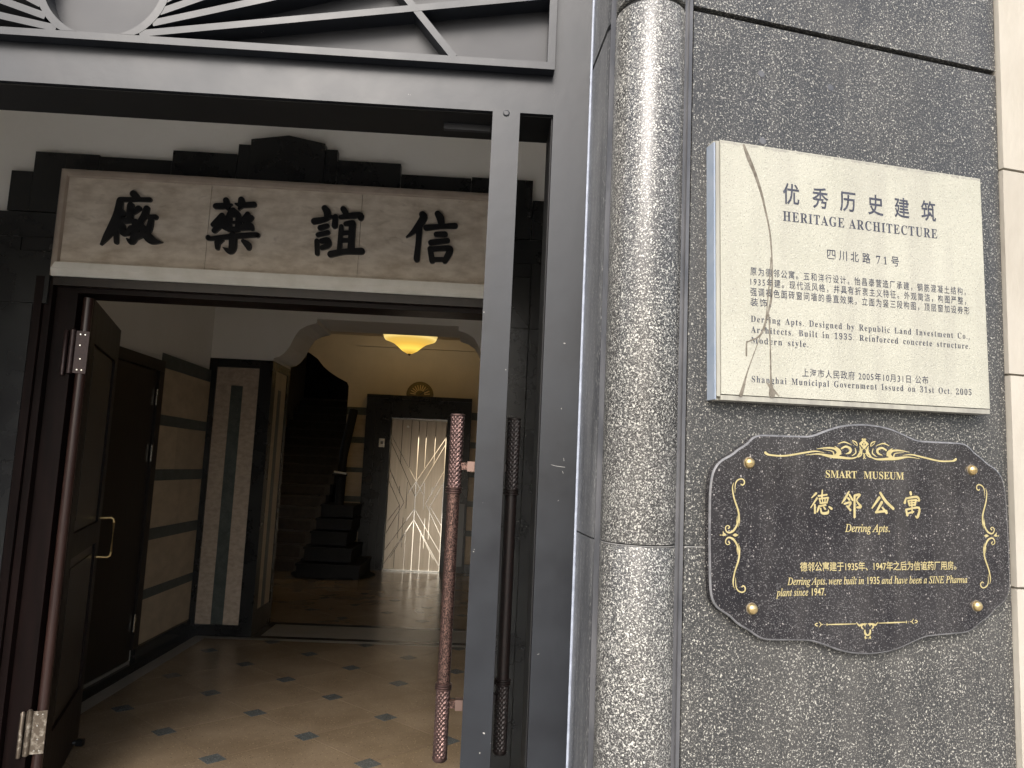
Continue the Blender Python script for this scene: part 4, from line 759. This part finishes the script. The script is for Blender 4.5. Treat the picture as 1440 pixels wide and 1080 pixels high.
for k in range(90):
    if random.random() < .85:
        d0, d1 = random.uniform(.0015,.0065), random.uniform(.0015,.0065)
        gm.faces.new([gm.verts.new(v) for v in ((xs[k],yf+.00015,.2765),(xs[k],yf+.00015,.2765-d0),(xs[k+1],yf+.00015,.2765-d1),(xs[k+1],yf+.00015,.2765))])
build('grime', gm, 'plaque_edge', hp, False)
CK = [[(-.2643,.2740,.003),(-.2525,.245,.0055),(-.2358,.209,.0045),(-.2200,.165,.0035),(-.2129,.1368,.0028),(-.2020,.09,.0022),(-.1975,.0557,.0022),(-.1951,.008,.002),(-.1955,-.0425,.0022),(-.1990,-.08,.003),(-.2068,-.1082,.0026)],
      [(-.2068,-.1082,.0022),(-.2252,-.1578,.0024),(-.2560,-.1760,.0016),(-.2609,-.1793,.002),(-.2620,-.208,.0022)],
      [(-.2068,-.1082,.0016),(-.2280,-.165,.0008),(-.2579,-.2391,.0014),(-.2705,-.2790,.004),(-.2760,-.2950,.005)],
      [(-.2050,-.1120,.0018),(-.2022,-.1722,.0016),(-.2014,-.2517,.0022),(-.2010,-.2700,.004),(-.1990,-.2900,.009)],
      [(-.1975,.02,.0012),(-.2040,-.05,.0012),(-.2120,-.12,.0014),(-.2160,-.15,.001)],[(-.2120,-.265,.001),(-.2010,-.276,.004),(-.1820,-.2930,.0015)]]
bm = NB()
for k, s in enumerate(CK): stroke_mesh(bm, [(a,c,r*.9) for a,c,r in s], yf-.00006*k, -.0355)
build('crack', bm, 'crack', hp, False)

# ================================================================== dark stone museum plaque
qp = thing('museum_plaque', 'dark polished stone plaque with gold lettering, scrolls and four brass studs', 'plaque', on_wall(.4823,1.3815,0), WA)
qp.rotation_euler = (0, -PK, WA)
ux = .0085
left = [(a,c) for a, c, _ in DATA['out'][0]][1:]
bot = [(-.1435,-.2216),(-.11,-.232),(-.075,-.2445),(-.04,-.2525),(ux,-.256)]
lft = [(ux,.2603)] + left[:-1] + bot
out = [p_ for p_ in lft] + [(2*ux-a, c) for a, c in lft[::-1][1:-1]]
def rs(pts, n=220):
    P_ = pts+[pts[0]]; seg = [math.hypot(P_[i+1][0]-P_[i][0], P_[i+1][1]-P_[i][1]) for i in range(len(pts))]; tot = sum(seg); o=[]; i=0; acc=0
    for k in range(n):
        t = tot*k/n
        while acc+seg[i] < t: acc += seg[i]; i += 1
        f = (t-acc)/seg[i]; o.append((P_[i][0]+(P_[i+1][0]-P_[i][0])*f, P_[i][1]+(P_[i+1][1]-P_[i][1])*f))
    for _ in range(2): o = [((o[k-1][0]+2*o[k][0]+o[(k+1)%n][0])/4, (o[k-1][1]+2*o[k][1]+o[(k+1)%n][1])/4) for k in range(n)]
    return o
R1 = rs(out); n = len(R1)
def inset(pts, d):
    o = []
    for k in range(len(pts)):
        a, c = pts[k-1], pts[(k+1)%len(pts)]; dx, dy = c[0]-a[0], c[1]-a[1]; l = math.hypot(dx,dy) or 1; o.append((pts[k][0]-dy/l*d, pts[k][1]+dx/l*d))
    return o
bm = NB(); area = sum(R1[k-1][0]*R1[k][1]-R1[k][0]*R1[k-1][1] for k in range(n)); sg_ = 1 if area > 0 else -1
loops = []
for d, y in ((0,-.0005),(0,-.0150),(.0012,-.0168),(.0040,-.0180)):
    pp = inset(R1, sg_*d); loops.append([bm.verts.new((a, y, c)) for a, c in pp])
for k in range(n): bm.faces.new((loops[0][k], loops[0][(k+1)%n], loops[1][(k+1)%n], loops[1][k]))
bmesh.ops.delete(bm, geom=loops[2], context='VERTS')
bm.faces.new(loops[-1]); bm.faces.new(loops[0][::-1])
o = build('stone_plate', bm, 'plaque_granite', qp, False)
bm = NB(); L3 = []
for d, y in ((0,-.0150),(.0012,-.0168),(.0040,-.0180)): L3.append([bm.verts.new((a, y, c)) for a, c in inset(R1, sg_*d)])
for i in range(2):
    for k in range(n): bm.faces.new((L3[i][k], L3[i][(k+1)%n], L3[i+1][(k+1)%n], L3[i+1][k]))
build('polished_edge', bm, 'plaque_rim_sheen', qp, False)
yq = -.0184
def gold(name, strokes, mirror_x=None, keep=True):
    bm = NB()
    for k, s in enumerate(strokes):
        if keep: stroke_mesh(bm, s, yq-.00003*k, None)
        if mirror_x is not None:
            s2 = [(2*mirror_x-a, c, r) for a, c, r in s][::-1]; stroke_mesh(bm, s2, yq-.00003*k-.000015, None)
    return build(name, bm, 'gold', qp, False)
gold('gold_scroll', DATA['top'], .0036)
side = DATA['side']; upper = side[:4]; mid_z = side[5][0][1]
lowm = [[(a, 2*mid_z-c, r) for a, c, r in s] for s in upper]
allside = side + lowm
def swap(ss): return [[(a + (.006*(mid_z-c)/.1 if c < mid_z else 0)*0, c, r) for a, c, r in s] for s in ss]
gold('gold_scroll', allside); gold('gold_scroll', allside, .0062, keep=False)
gold('gold_scroll', DATA['bot'], .0010)
for i0, i1 in ((0,16),(16,23),(23,28),(28,40)): gold('gold_character', [[(a,c,r*1.12) for a,c,r in s] for s in DATA['gold'][i0:i1]])
text(qp, 'SMART  MUSEUM', -.0997,.1111, .1345, .0195/.70*.86, 'gold', yq, 'bold', words=1.3)
text(qp, 'Derring Apts.', -.0522,.0677, .0145, .0245, 'gold', yq, 'italic', offset=.012)
text(qp, '德邻公寓建于1935年、1947年之后为信谊药厂用房。', -.1694,.250, -.0700, .0215, 'gold', yq, offset=.010, space=.98)
text(qp, 'Derring Apts. were built in 1935 and have been a SINE Pharma', -.2021,.2801, -.1005, .0225, 'gold', yq, 'italic', offset=.010, tilt=-.003)
text(qp, 'plant since 1947.', -.2307,-.1054, -.1240, .0225, 'gold', yq, 'italic', offset=.010)
for a, c in ((-.2943,.162),(.3051,.1611),(-.2903,-.1492),(.3037,-.1553)):
    build('stud', lathe(NB(), [(.0115,0),(.0118,-.004),(.0105,-.008),(.0075,-.0112),(.003,-.0128),(.0005,-.013)], (a,-.0175,c), 'y', 24), 'brass', qp, False, smooth=True)
    build('stud_washer', lathe(NB(), [(.0135,0),(.0130,-.0012)], (a,-.0178,c), 'y', 24), 'crack', qp, False)
